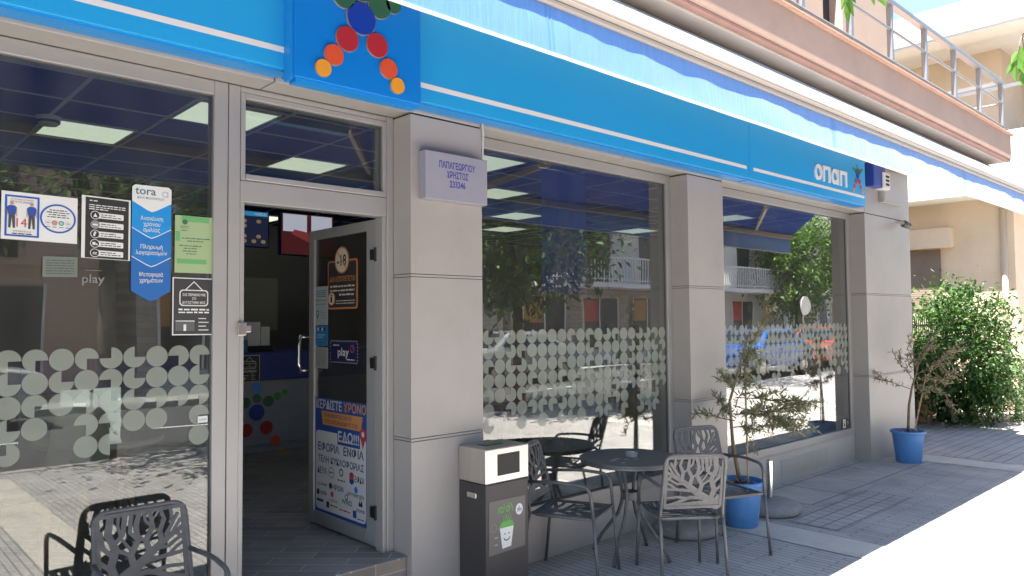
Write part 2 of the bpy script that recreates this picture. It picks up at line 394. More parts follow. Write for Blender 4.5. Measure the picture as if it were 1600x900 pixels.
# windows: frame, pane, frosted film
def circ_pts(cx, cz, r, q, n=20):
    pts = []
    if q is None: return [(cx + r * math.cos(2 * math.pi * k / n), cz + r * math.sin(2 * math.pi * k / n)) for k in range(n)]
    a0 = q * 90 + 90
    pts = [(cx, cz)]
    for k in range(16): a = R(a0 + 270 * k / 15); pts.append((cx + r * math.cos(a), cz + r * math.sin(a)))
    return pts
def film(x0, x1, ztop, rows, parent, seed, D=0.0935):
    rnd = random.Random(seed); b = MB(); fr = window_frame_at(YG - 0.003)
    nx = int((x1 - x0) / D)
    st = (x1 - x0) / nx
    for j in range(rows):
        for i in range(nx):
            if j >= rows - 2 and rnd.random() < (0.25 if j == rows - 2 else 0.45): continue
            q = None if rnd.random() < 0.45 else rnd.randrange(4)
            cx, cz = x0 + st * (i + .5), ztop - D * (j + .5)
            pts = circ_pts(cx, cz, D * .5, q)
            if q is None: b.poly2(fr, pts)
            else: b.add([fr.p(a, c) for a, c in pts], [(0, k, k + 1) for k in range(1, 16)])
    return b.build('frosted_film', FILM, parent)
def window(x0, x1, z0, z1, fx0, fx1, fz0, fz1, film_args=None):
    b = MB()
    b.box(fx0, x0, 3.575, 3.66, fz0, fz1); b.box(x1, fx1, 3.575, 3.66, fz0, fz1)
    b.box(x0, x1, 3.575, 3.66, z1, fz1); b.box(x0, x1, 3.568, 3.66, fz0, z0)
    root = b.build('window', FRAME, shop, bevel=0.004)
    s = MB(); t = .005
    s.box(x0, x0 + t, 3.592, 3.61, z0, z1); s.box(x1 - t, x1, 3.592, 3.61, z0, z1); s.box(x0 + t, x1 - t, 3.592, 3.61, z1 - t, z1); s.box(x0 + t, x1 - t, 3.592, 3.61, z0, z0 + t)
    s.build('gasket', pm('gasket_grey', (.10, .10, .10), .6), root)
    p = MB(); p.box(x0 + .004, x1 - .004, YG, YG + .006, z0 + .004, z1 - .004); p.build('pane', GLASS, root)
    if film_args: film(*film_args[:4], root, film_args[4])
    return root
window(-1.20, 1.375, 0.37, 2.695, -1.3, 1.442, 0.2925, 2.764, (-1.19, 1.37, 1.495, 5, 3))
window(2.975, 5.03, 0.37, 2.695, 2.921, 5.089, 0.2925, 2.764, (2.98, 5.02, 1.535, 7, 5))
window(5.665, 8.45, 0.37, 2.695, 5.611, 8.529, 0.2925, 2.764, (5.67, 8.44, 1.535, 6, 9))
window(1.53, 2.328, 2.33, 2.705, 1.506, 2.352, 2.300, 2.735)
b = MB()                                                     # door frame with mullion
b.box(1.446, 1.504, 3.577, 3.67, FL, 2.764); b.box(1.5045, 1.53, 3.583, 3.66, FL, 2.19); b.box(2.354, 2.398, 3.577, 3.67, FL, 2.764); b.box(2.328, 2.3535, 3.583, 3.66, FL, 2.19)
b.box(1.505, 2.353, 3.579, 3.66, 2.19, 2.298); b.box(1.505, 2.353, 3.579, 3.66, 2.737, 2.764)
df = b.build('door_frame', FRAME, shop, bevel=0.004)
b = MB(); b.box(1.492, 1.535, 3.562, 3.576, 1.535, 1.60); b.box(1.535, 1.56, 3.565, 3.572, 1.55, 1.585); b.build('strike_plate', CHROME, df, bevel=0.003)
# the open door leaf
LX0, LX1 = 2.335, 2.375
d = MB()
d.box(LX0, LX1, 3.668, 3.765, 0.325, 2.185); d.box(LX0, LX1, 4.392, 4.46, 0.325, 2.185)
d.box(LX0, LX1, 3.765, 4.392, 2.125, 2.185); d.box(LX0, LX1, 3.765, 4.392, 0.325, 0.405)
door = d.build('door', FRAME2, shop, bevel=0.004)
d = MB(); d.box(2.350, 2.356, 3.766, 4.391, 0.406, 2.124); d.build('door_glass', GLASS_D, door)
d = MB()
d.tube([(2.335, 4.455, 1.50), (2.28, 4.46, 1.50)], 0.009); d.tube([(2.335, 4.455, 1.285), (2.28, 4.46, 1.285)], 0.009)
d.tube([(2.28, 4.46, 1.515), (2.268, 4.462, 1.45), (2.266, 4.462, 1.33), (2.28, 4.46, 1.27)], 0.011, 10); d.build('handle', CHROME, door, smooth=True)
for z in (0.52, 1.36, 1.98):
    d = MB(); d.tube([(2.330, 3.655, z - .04), (2.330, 3.655, z + .04)], 0.012); d.box(2.318, 2.335, 3.66, 3.70, z - .03, z + .03); d.build('hinge', BLACK, door)
# threshold step with wood-look tiles
TILE = brick_mat('wood_look_tiles', (0.40, 0.365, 0.33), (0.26, 0.245, 0.23), (0.55, 0.53, 0.50), 0.42, 0.105, 0.004, rot=R(45), rough=0.4, bump=0.15, dirt=0.35)
TILEV = brick_mat('wood_look_riser', (0.33, 0.28, 0.23), (0.22, 0.19, 0.165), (0.45, 0.44, 0.42), 0.40, 0.12, 0.004, rough=0.5, bump=0.15, dirt=0.35, axis='XZ')
b = MB(); b.box(1.446, 2.398, 3.455, 3.66, 0.0, FL - .012, 1); b.box(1.446, 2.399, 3.448, 3.66, FL - .0115, FL, 0)
b.build('door_step', [TILE, TILEV], shop, bevel=0.002)
# interior
INT_DARK = pm('interior_wall', (0.17, 0.165, 0.16), 0.7, var=0.1, vscale=1)
INT_WALL = pm('interior_side_wall', (0.25, 0.24, 0.225), 0.7, var=0.08, vscale=1)
CEILM = pm('awning_tinted_ceiling_tile', (0.014, 0.026, 0.15), 0.8, var=0.08, vscale=3)  # tile made navy to carry the awning's blue reflection in the glass
GRID = pm('ceiling_grid', (0.42, 0.43, 0.45), 0.5)
b = MB(); b.rect2(XY, -1.3, 9.85, 3.66, 9.6, FL); b.build('interior_floor', TILE, shop)
b = MB(); b.box(-1.3, 9.85, 3.67, 9.6, CE, CE + .1); b.build('ceiling', CEILM, shop)
b = MB(); P = 0.56
x = 1.03 - P * 4
while x < 9.85: b.box(x - .011, x + .011, 3.68, 9.55, CE - .006, CE - .0002); x += P
y = 3.82
while y < 9.5:
    b.box(-1.28, 9.83, y - .009, y + .009, CE - .005, CE - .0001); y += 0.535
b.build('ceiling_grid', GRID, shop)
b = MB(); b.box(-1.3, 9.85, 9.6, 9.7, FL - .1, CE + .1); b.build('back_wall', INT_DARK, shop)
b = MB(); b.box(-1.4, -1.3, 3.7, 9.7, 0, CE + .1); b.build('side_wall', INT_WALL, shop)
b = MB(); b.box(9.85, 9.95, 3.68, 9.7, 0, CE + .1); b.build('side_wall', INT_WALL, shop)
b = MB(); b.box(-1.3, 9.84, 3.58, 3.675, 2.766, CE + .3); b.build('lintel', INT_DARK, shop)
# upper floor with balcony
SALMON = pm('salmon_render', (0.46, 0.295, 0.215), 0.85, var=0.08, vscale=2, bump=0.15, bscale=60, dirt=0.12)
SALMON2 = pm('salmon_edge', (0.46, 0.265, 0.18), 0.85, var=0.10, vscale=3, bump=0.15, bscale=60, dirt=0.2)
SOFFIT = pm('grey_soffit', (0.52, 0.43, 0.35), 0.85, var=0.08, vscale=2)
b = MB()
b.box(-8, 8.05, 3.6, 9.9, 3.80, 7.6); b.box(8.55, 9.87, 3.6, 9.9, 3.80, 7.6); b.box(8.05, 8.55, 3.6, 9.9, 5.9, 7.6); b.box(8.05, 8.55, 3.75, 9.9, 3.8, 5.9, 1)
b.build('upper_wall', [pm('cream_render', (.44, .33, .25), .88, var=.06, vscale=2, bump=.15, bscale=60, dirt=.1), DARKGAP], shop)
b = MB(); b.box(-8, 10.7, 2.50, 9.9, 3.512, 3.81); b.box(-8, 10.73, 2.475, 2.52, 3.80, 3.828, 1); b.box(-8, 10.69, 2.506, 2.56, 3.482, 3.5115, 3)
b.box(-8, 10.65, 2.561, 9.9, 3.474, 3.511, 2)
slab = b.build('balcony_slab', [SALMON, SALMON2, SOFFIT, pm('brown_edge', (.36, .19, .135), .85, var=.15, vscale=4, dirt=.3)], shop, bevel=0.008)
RAILM = pm('galvanised_rail', (0.24, 0.25, 0.26), 0.4, 0.4, var=0.08, vscale=8)
b = MB(); b.bar((-8, 2.56, 4.455), (10.6, 2.56, 4.455), 0.07, 0.045); rl = b.build('railing', RAILM, shop, bevel=0.008)
b = MB(); b.tube([(-8, 2.55, 4.20), (10.62, 2.55, 4.20)], 0.013); b.build('mid_rail', RAILM, rl)
b = MB(); b.tube([(-8, 2.55, 3.905), (10.62, 2.55, 3.905)], 0.018); b.build('low_rail', RAILM, rl)
b = MB(); b.bar((10.6, 2.60, 4.455), (10.6, 3.7, 4.455), 0.07, 0.045); b.tube([(10.6, 2.6, 3.905), (10.6, 3.7, 3.905)], 0.018); b.tube([(10.6, 2.6, 4.2), (10.6, 3.7, 4.2)], 0.013); b.build('side_rail', RAILM, rl)
for x in [10.57 - .87 * k for k in range(14)]:
    b = MB(); b.bar((x, 2.56, 3.815), (x, 2.56, 4.44), 0.045, 0.045, (0, 1, 0)); b.build('post', RAILM, rl)
b = MB(); b.bar((10.6, 3.55, 3.815), (10.6, 3.55, 4.44), 0.045, 0.045, (0, 1, 0)); b.build('post', RAILM, rl)

# ------------------------------------------------------------------ shop signs
SF = window_frame_at(3.28)
sign = thing('fascia_sign', 'long cyan blue shop sign with white stripe and lettering above the windows', 'sign', (4.5, 3.3, 2.8))
for x0, x1 in ((-2.6, 1.62), (1.625, 5.832), (5.838, 8.252)):
    b = MB(); b.box(x0, x1, 3.28, 3.405, 2.792, 3.43); b.build('sign_panel', CYAN, sign, bevel=0.004)
    b = MB(); b.box(x0 + .01, x1 - .01, 3.30, 3.404, 2.783, 2.7915); b.build('edge_trim', SIGNEDGE, sign)
b = MB()
for x0, x1 in ((-2.6, 1.586), (2.33, 5.787), (5.897, 8.215)): b.rect2(SF, x0, x1, 2.868, 2.897, 0.0012)
b.build('stripe', WHITE, sign)
b = MB()                                                     # lower-case letters drawn with rounded strokes
def stroke(b, fr, pts, wd, d0, d1, m=0):
    for (a, c), (e, f) in zip(pts[:-1], pts[1:]):
        L = math.hypot(e - a, f - c); nx, ny = -(f - c) / L * wd / 2, (e - a) / L * wd / 2
        b.slab2(fr, [(a - nx, c - ny), (e - nx, f - ny), (e + nx, f + ny), (a + nx, c + ny)], d0, d1, m)
def ring_slab(b, fr, u, v, rx, ry, wd, d0, d1, n=24):
    o_ = [(u + rx * math.cos(2 * math.pi * k / n), v + ry * math.sin(2 * math.pi * k / n)) for k in range(n)]
    i_ = [(u + (rx - wd) * math.cos(2 * math.pi * k / n), v + (ry - wd) * math.sin(2 * math.pi * k / n)) for k in range(n)]
    for k in range(n):
        l = (k + 1) % n; b.slab2(fr, [o_[k], o_[l], i_[l], i_[k]], d0, d1)
z0, z1, lw_ = 2.938, 3.095, 0.036
ring_slab(b, SF, 7.125, (z0 + z1) / 2, 0.078, (z1 - z0) / 2, lw_, .001, .012)
def pi_letter(b, u): 
    stroke(b, SF, [(u + .018, z0), (u + .018, z1)], lw_, .001, .012); stroke(b, SF, [(u + .142, z0), (u + .142, z1)], lw_, .001, .012)
    stroke(b, SF, [(u + .036, z1 - .017), (u + .124, z1 - .017)], .034, .001, .012)
pi_letter(b, 7.225)
ring_slab(b, SF, 7.49, (z0 + z1) / 2, 0.078, (z1 - z0) / 2, lw_, .001, .012); stroke(b, SF, [(7.555, z0), (7.555, z1)], lw_, .0011, .0125)
pi_letter(b, 7.61)
b.build('lettering', WHITE, sign)
EMB = [(0, 65, 15, SKYDOT), (0, 38, 12, GREENDOT), (0, 0, 22, NAVYDOT), (-33, 28, 15, GREENDOT), (-58, 34, 11, LGREEN), (-78, 42, 8, LGREEN), (33, 28, 15, GREENDOT), (60, 40, 11, LGREEN), (82, 50, 8, LGREEN),
       (-30, -46, 18, REDDOT), (28, -44, 18, REDDOT), (-56, -84, 14, ORDOT), (54, -82, 14, ORDOT), (-78, -116, 12, YELDOT), (74, -116, 12, YELDOT)]
def emblem(parent, fr, u, v, k, d0=.001, d1=.006, name='emblem', rim=None, rk=1.0):
    b = MB(); mats = []
    for a, c, r, mt in EMB:
        if mt not in mats: mats.append(mt)
        b.puck2(fr, u + a * k, v + c * k, r * k * rk, d0, d1, mats.index(mt))
        if rim:
            if rim not in mats: mats.append(rim)
            b.ring2(fr, u + a * k, v + c * k, r * k * rk * 1.09, r * k * .10, d0 + .0006, mats.index(rim))
    return b.build(name, mats, parent)
emblem(sign, SF, 8.055, 3.10, 0.00145, rk=1.1)

ep = thing('emblem_sign', 'square blue projecting panel with coloured discs forming a figure above the door', 'sign', (1.95, 3.3, 2.72))
EF = window_frame_at(3.20)
b = MB(); b.box(1.600, 2.322, 3.20, 3.279, 2.742, 3.44); b.build('panel', BLUE, ep, bevel=0.006)
b = MB(); b.box(1.612, 2.312, 3.215, 3.279, 2.722, 2.7415); b.box(1.585, 1.5995, 3.215, 3.279, 2.73, 3.43); b.build('edge_trim', SIGNEDGE, ep)
b = MB(); mats = [NAVYDOT, REDDOT, ORDOT, YELDOT, GREENDOT, RIM]
for px, pz, r, mt in ((1.952, 3.105, .079, 0), (1.873, 2.983, .060, 1), (2.044, 2.993, .060, 1), (1.800, 2.887, .050, 2), (2.112, 2.889, .050, 2), (1.743, 2.810, .041, 3), (2.166, 2.812, .041, 3),
                      (1.853, 3.195, .062, 4), (2.058, 3.198, .062, 4), (1.952, 3.255, .06, 4), (1.77, 3.225, .046, 4), (2.14, 3.23, .046, 4), (1.952, 3.36, .05, 0)):
    b.puck2(EF, px, pz, r * 1.06, .001, .008, 5, 5); b.puck2(EF, px, pz, r, .0085, .014, mt)
b.build('disc', mats, ep)

pl = thing('name_plaque', 'grey box plaque with three lines of blue lettering on the pillar beside the door', 'plaque', (2.67, 3.4, 2.27))
b = MB(); b.box(2.455, 2.909, 3.345, 3.409, 2.279, 2.552); b.build('plaque_box', pm('plaque_lilac', (.31, .31, .37), .4, var=.03), pl, bevel=0.004)
PF = window_frame_at(3.345); b = MB()
b.text2(PF, 'ΠΑΠΑΓΕΩΡΓΙΟΥ', 2.682, 2.465, 0.052, .001, 0, width=0.265, bold=0.022); b.text2(PF, 'ΧΡΗΣΤΟΣ', 2.682, 2.412, 0.052, .001, 0, width=0.158, bold=0.022); b.text2(PF, '233246', 2.682, 2.359, 0.052, .001, 0, width=0.115, bold=0.022)
b.build('lettering', TEXTNAVY, pl)

al = thing('alarm_siren', 'small blue and white alarm siren box high on the end pillar', 'alarm', (8.75, 3.4, 3.05))
b = MB(); b.box(8.56, 8.90, 3.31, 3.409, 3.055, 3.33, 0); b.build('housing', pm('siren_blue', (0.015, 0.06, 0.33), 0.4), al, bevel=0.012)
b = MB(); b.box(8.80, 9.0, 3.295, 3.405, 3.05, 3.24, 0); b.build('cover', pm('white_plastic', (0.72, 0.72, 0.70), 0.4), al, bevel=0.012)
b = MB(); AF = window_frame_at(3.295)
for j in range(3): b.slab2(AF, b.rrect(8.86, 8.96, 3.09 + j * .045, 3.115 + j * .045, .01), .001, .004)
b.build('slot', INK, al)
eb = thing('junction_box', 'flat grey electrical box mounted under the siren on the end pillar', 'electrical box', (9.2, 3.4, 2.9))
b = MB(); b.box(8.94, 9.50, 3.355, 3.409, 2.915, 3.30); b.build('box', PILLAR, eb, bevel=0.006)
b = MB(); b.box(8.97, 9.47, 3.351, 3.3545, 2.94, 3.27); b.build('lid', PILLAR, eb, bevel=0.002)
sc_ = thing('security_camera', 'small dark dome security camera on the edge of the end pillar', 'camera', (9.6, 3.38, 2.66))
b = MB(); b.tube([(9.50, 3.41, 2.73), (9.50, 3.33, 2.715)], 0.02); b.build('bracket', pm('cam_bracket', (0.5, 0.5, 0.5), 0.4), sc_)
b = MB(); b.tube([(9.50, 3.35, 2.712), (9.55, 3.315, 2.69)], 0.042, 14); b.ball((9.553, 3.313, 2.688), 0.041, 0, 12); b.build('housing', pm('cam_grey', (0.12, 0.12, 0.12), 0.35), sc_, smooth=True)
b = MB(); b.tube([(2.912, 3.40, 2.86), (2.916, 3.395, 2.78), (2.926, 3.40, 2.72), (2.928, 3.405, 2.66), (2.926, 3.41, 2.56)], 0.006, 6)
tag(b.build('cable', pm('cable_white', (0.6, 0.58, 0.55), 0.5), smooth=True), 'thin white cable hanging down the corner of the pillar behind the plaque', 'cable')

# ------------------------------------------------------------------ awning
AWB = pm('awning_valance_cloth', (0.085, 0.25, 0.64), 0.6, spec=0.4, var=0.06, vscale=10, stretch=(6, 1, 0.6), trans=0.06, sheen=0.3, bump=0.35, bscale=7)
AWT = pm('awning_sunlit_top', (0.52, 0.56, 0.62), 0.8, spec=0.2, var=0.05, vscale=2)  # blue cloth coloured pale on top for full sun and a neutral bounce
AWU = pm('awning_underside', (0.025, 0.085, 0.42), 0.85, spec=0.2, var=0.05, vscale=2)  # lower face of the same cloth, kept deep blue; no separate lining
ALUM = pm('cream_aluminium', (0.44, 0.36, 0.29), 0.4, 0.1, var=0.04, vscale=2)
AX0, AX1 = -3.2, 10.6
aw = thing('awning', 'long blue folding arm awning with hanging valance stretched over the shopfront', 'awning', (4, 3, 3.3))
b = MB(); nx = 120
prof = [(1.90, 2.812), (2.15, 3.010), (2.45, 3.249), (2.70, 3.449)]
for i in range(nx):
    xa, xb = AX0 + (AX1 - AX0) * i / nx, AX0 + (AX1 - AX0) * (i + 1) / nx
    for (ya, za), (yb, zb) in zip(prof[:-1], prof[1:]):
        sag = lambda X, Y: 0.008 * math.sin(X * 2.1) * math.sin((Y - 1.9) * 4.5)
        q = [(xa, ya, za + sag(xa, ya)), (xb, ya, za + sag(xb, ya)), (xb, yb, zb + sag(xb, yb)), (xa, yb, zb + sag(xa, yb))]
        b.add(q, [(0, 1, 2, 3)], 0); b.add([(p[0], p[1], p[2] - .006) for p in q], [(3, 2, 1, 0)], 1)
b.build('fabric', [AWT, AWU], aw, smooth=True)
b = MB(); n = 620; vs = []; rows = 9
def vy(X, t):      # cloth hanging below the bar, gently rippled, t = 0 at the top
    return 1.8795 - .016 * t + t * (1.25 - t) * (0.0052 * math.sin(X * 3.1 + 1.2 * math.sin(X * 1.7)) + 0.0034 * math.sin(X * 9.7 + 2 * math.sin(X * 2.3)) + 0.0016 * math.sin(X * 31 + 3 * math.sin(X * 3)))
for i in range(n + 1):
    X = AX0 + (AX1 - AX0) * i / n
    for j in range(rows + 1):
        t = j / rows; zz = 2.752 - t * (0.188 + 0.0015 * (X - 2) ) ; vs.append((X, vy(X, t), zz))
fs = [(i * (rows + 1) + j, i * (rows + 1) + j + 1, (i + 1) * (rows + 1) + j + 1, (i + 1) * (rows + 1) + j) for i in range(n) for j in range(rows)]
b.add(vs, fs); va = b.build('valance', AWB, aw, smooth=True)
SEAM = pm('valance_seam', (.10, .28, .62), .7)
for k in range(-2, 4):
    b = MB()
    for dx in (0, .022):
        X0 = 1.92 + 2.35 * k + dx; vs = []
        for j in range(rows + 1):
            t = j / rows; zz = 2.752 - t * (0.188 + 0.0015 * (X0 - 2))
            vs += [(X0, vy(X0, t) - .0012, zz), (X0 + .008, vy(X0 + .008, t) - .0012, zz)]
        b.add(vs, [(2 * j, 2 * j + 2, 2 * j + 3, 2 * j + 1) for j in range(rows)])
    b.build('seam', SEAM, va)
b = MB(); vs = []; fs = []
for i in range(n + 1):
    X = AX0 + (AX1 - AX0) * i / n; zz = 2.752 - (0.188 + 0.0015 * (X - 2)); y_ = vy(X, 1)
    vs += [(X, y_ - .003, zz - .004), (X, y_ - .003, zz + .007), (X, y_ + .003, zz + .007), (X, y_ + .003, zz - .004)]
for i in range(n):
    for k in range(4): fs.append((4 * i + k, 4 * i + 4 + k, 4 * i + 4 + (k + 1) % 4, 4 * i + (k + 1) % 4))
b.add(vs, fs); b.build('hem', pm('white_hem', (0.75, 0.76, 0.78), 0.7), va)
b = MB()
b.box(AX0, AX1, 1.868, 1.93, 2.752, 2.774); b.box(AX0, AX1, 1.866, 1.925, 2.7765, 2.797); b.box(AX0, AX1, 1.869, 1.92, 2.7995, 2.814); b.box(AX0, AX1, 1.88, 1.91, 2.77, 2.81, 1)
b.build('front_bar', [ALUM, DARKGAP], aw, bevel=0.003)
b = MB(); b.tube([(AX0, 2.73, 3.428), (AX1, 2.73, 3.428)], 0.036, 16); b.build('roller', ALUM, aw, smooth=True)
for x, sgn in ((-1.0, 1), (3.4, -1), (4.4, 1), (7.6, -1), (9.6, -1)):
    b = MB(); b.bar((x, 2.70, 3.37), (x + sgn * .55, 2.35, 3.05), 0.04, 0.06); b.bar((x + sgn * .55, 2.35, 3.05), (x + sgn * .1, 1.93, 2.83), 0.035, 0.055); b.ball((x + sgn * .55, 2.35, 3.05), 0.045, 0, 8)
    b.build('folding_arm', ALUM, aw)

# ------------------------------------------------------------------ notices on the glass
WF = window_frame_at(3.592)
PAPER = pm('white_paper', (0.72, 0.73, 0.71), 0.5, var=0.02, vscale=3)
def P_(name, c, r=.5): return pm(name, c, r)
BLUEP = P_('blue_print', (0.02, 0.10, 0.42)); REDP = P_('red_print', (0.50, 0.05, 0.05)); SKINP = P_('skin_print', (0.5, 0.3, 0.22)); TROUS = P_('grey_trouser_print', (0.07, 0.07, 0.08))
TEAL = P_('teal_print', (0.06, 0.32, 0.36)); CHARC = P_('charcoal_print', (0.028, 0.028, 0.027)); GRN = P_('mint_paper', (0.34, 0.46, 0.24)); GRN2 = P_('green_print', (0.14, 0.40, 0.15))
def skew(fr_y, u0, vtl, slope):      # frame whose rows follow a slightly tilted sheet
    return Fr((u0, fr_y, vtl), (1, 0, slope), (0, 0, 1))
def sheet(b, fr, w_, h_, m=0): b.slab2(fr, [(0, -h_), (w_, -h_), (w_, 0), (0, 0)], 0.0, 0.002, m)

# white distance notice
b = MB(); F = skew(3.592, 0.530, 2.139, -0.02); sheet(b, F, 0.272, 0.195)
b.border2(F, .012, .132, -.182, -.014, .0075, .003, 1)
for u in (.036, .105):
    b.poly2(F, [(u - .013, -.092), (u + .013, -.092), (u + .017, -.064), (u + .009, -.056), (u - .009, -.056), (u - .017, -.064)], .003, 2)
    b.poly2(F, [(u - .012, -.148), (u - .004, -.148), (u, -.104), (u + .004, -.148), (u + .012, -.148), (u + .011, -.092), (u - .011, -.092)], .0034, 4)
    b.disc2(F, u, -.048, .0068, .003, 3, 14); b.rect2(F, u - .018, u - .0145, -.10, -.066, .003, 3); b.rect2(F, u + .0145, u + .018, -.10, -.066, .003, 3)
b.text2(F, '14', .0705, -.142, .052, .003, 5, width=.036)
b.text2(F, 'ΕΞΥΠΗΡΕΤΟΥΝΤΑΙ', .071, -.034, .009, .003, 5, width=.078); b.text2(F, 'ΜΕΓΙΣΤΟΣ ΑΡΙΘΜΟΣ', .071, -.044, .009, .003, 6, width=.082)
b.text2(F, 'ΕΠΙΤΡΕΠΕΤΑΙ', .072, -.163, .008, .003, 6, width=.06); b.lines2(F, .038, .107, -.172, .005, .003, 6)
b.ring2(F, .2, -.095, .066, .007, .003, 1, 40, .061)
for k, (a, c) in enumerate(((.168, .232), (.158, .242), (.165, .235), (.16, .24))): b.lines2(F, a, c, -.062 - k * .0095, .0042, .003, 6)
for k, mt in enumerate((0, 5, 7, 0)):
    u = .163 + k * .0245; b.disc2(F, u, -.113, .0105, .003, mt if mt else 8, 18); b.disc2(F, u, -.113, .0088 if mt in (0, 5) else .006, .0034, 0 if mt in (0,) else (8 if mt == 7 else 3), 16); b.lines2(F, u - .008, u + .008, -.132, .003, .003, 6)
    if mt == 0: b.rect2(F, u - .005, u + .005, -.115, -.112, .0038, 6)
tag(b.build('notice', [PAPER, BLUEP, P_('shirt_print', (0.03, 0.08, 0.35)), SKINP, TROUS, REDP, INK, TEAL, P_('pale_grey_print', (.5, .5, .5))]), 'white landscape notice with two blue shirted figures and a red 14 on the left window', 'notice')
# black icon list
b = MB(); F = skew(3.592, 0.818, 2.152, -0.03); sheet(b, F, 0.194, 0.27); b.rect2(F, .014, .186, -.268, -.006, .003, 1)
b.lines2(F, .03, .06, -.022, .005, .0034, 0)
for k in range(3): b.lines2(F, .028, .172 - .07 * (k == 2), -.04 - k * .009, .0042, .0034, 0)
for k in range(5):
    v = -.082 - k * .041
    b.slab2(F, b.rrect(.064, .165, v - .0125, v + .0125, .004), .003, .0036, 0); b.lines2(F, .074, .135, v + .002, .004, .0042, 1); b.lines2(F, .074, .155, v - .007, .004, .0042, 1)
    b.disc2(F, .052, v, .0185, .0044, 0 if k != 1 else 2, 20); b.disc2(F, .052, v, .016, .0048, 1 if k != 1 else 2, 20)
    if k == 0: b.poly2(F, [(.044, v - .008), (.060, v - .008), (.052, v + .009)], .0052, 0)
    if k == 1: b.rect2(F, .042, .062, v - .004, v + .003, .0052, 0)
    if k == 2: b.rect2(F, .045, .053, v - .009, v + .002, .0052, 0); b.disc2(F, .052, v + .006, .005, .0052, 0)
    if k == 3: b.rect2(F, .042, .054, v - .007, v + .006, .0052, 0); b.rect2(F, .055, .062, v - .007, v, .0052, 0)
    if k == 4: b.rect2(F, .044, .060, v - .006, v - .003, .0052, 0); b.rect2(F, .044, .060, v, v + .003, .0052, 0)
tag(b.build('notice', [PAPER, CHARC, GREYINK]), 'black notice with a column of five round icons and white bars', 'notice')
# chevron banner
b = MB(); F = skew(3.592, 1.017, 2.222, 0.0)
T1 = P_('banner_blue', (0.01, 0.27, 0.66)); T2 = P_('banner_mid_blue', (0.012, 0.18, 0.52)); T3 = P_('banner_deep_blue', (0.015, 0.13, 0.42)); TINK = P_('petrol_ink', (0.03, 0.13, 0.2))
W_ = .168
def chev(v0, v1, dip, d, m, top=None):
    t = v0 if top is None else top
    b.poly2(F, [(0, v1), (W_ * .38, v1 - dip * .82), (W_ * .5, v1 - dip), (W_ * .62, v1 - dip * .82), (W_, v1), (W_, t), (0, t)], d, m)
out_ = [(0, -.478), (W_ * .40, -.518), (W_ * .5, -.525), (W_ * .60, -.518), (W_, -.478), (W_, -.012), (W_ - .012, 0), (.012, 0), (0, -.012)]
b.slab2(F, out_, 0, .002, 3)
b.poly2(F, [(0, -.478), (W_ * .40, -.518), (W_ * .5, -.525), (W_ * .60, -.518), (W_, -.478), (W_, -.3), (0, -.3)], .0026, 3)
chev(0, -.325, .045, .003, 0, -.02); chev(0, -.3215, .0445, .0034, 2, -.02); chev(0, -.196, .045, .0038, 0, -.02); chev(0, -.1925, .0445, .0042, 1, -.02)
b.poly2(F, [(0, -.075), (W_ * .38, -.112), (W_ * .5, -.120), (W_ * .62, -.112), (W_, -.075), (W_, -.012), (W_ - .012, -.0005), (.012, -.0005), (0, -.012)], .0046, 0)
b.text2(F, 'tora', .012, -.042, .05, .005, 4, 'L', .012, .088); b.text2(F, 'Κάνε περισσότερα', .022, -.062, .016, .005, 4, 'L', 0.004, .115)
b.ring2(F, .14, -.034, .014, .005, .005, 5, 20); b.rect2(F, .149, .154, -.048, -.021, .0051, 5)
for k, tx in enumerate(('Ανανέωση', 'χρόνου', 'ομιλίας')): b.text2(F, tx, .084, -.158 - k * .026, .026, .005, 0, bold=.008, width=(.096, .072, .072)[k])
for k, tx in enumerate(('Πληρωμή', 'λογαριασμών')): b.text2(F, tx, .084, -.287 - k * .027, .026, .005, 0, bold=.008, width=(.094, .134)[k])
for k, tx in enumerate(('Μεταφορά', 'χρημάτων')): b.text2(F, tx, .084, -.412 - k * .027, .026, .005, 0, bold=.008, width=(.102, .1)[k])
tag(b.build('banner', [PAPER, T1, T2, T3, TINK, P_('pale_logo_print', (.45, .47, .47))]), 'tall blue chevron banner sticker with white Greek lettering on the left window', 'banner')
# green certificate
b = MB(); F = skew(3.592, 1.203, 2.100, 0.0); sheet(b, F, 0.180, 0.268)
b.rect2(F, .03, .155, -.028, -.002, .003, 1); b.rect2(F, .002, .022, -.12, -.075, .003, 1); b.rect2(F, .01, .145, -.225, -.203, .003, 1)
b.disc2(F, .044, -.03, .012, .0036, 2); b.text2(F, 'ΕΕΕΠ', .043, -.06, .016, .003, 2, width=.036); b.lines2(F, .028, .058, -.072, .004, .003, 2)
for k, (a, c) in enumerate(((.03, .16), (.055, .13), (.02, .125), (.04, .10), (.035, .10), (.05, .095))): b.lines2(F, a, c, -.108 - k * .0125 - .01 * (k > 1), .0045, .003, 2)
tag(b.build('certificate', [GRN, GRN2, P_('green_ink', (.05, .14, .1))]), 'pale green certificate sheet taped near the right edge of the left window', 'certificate')
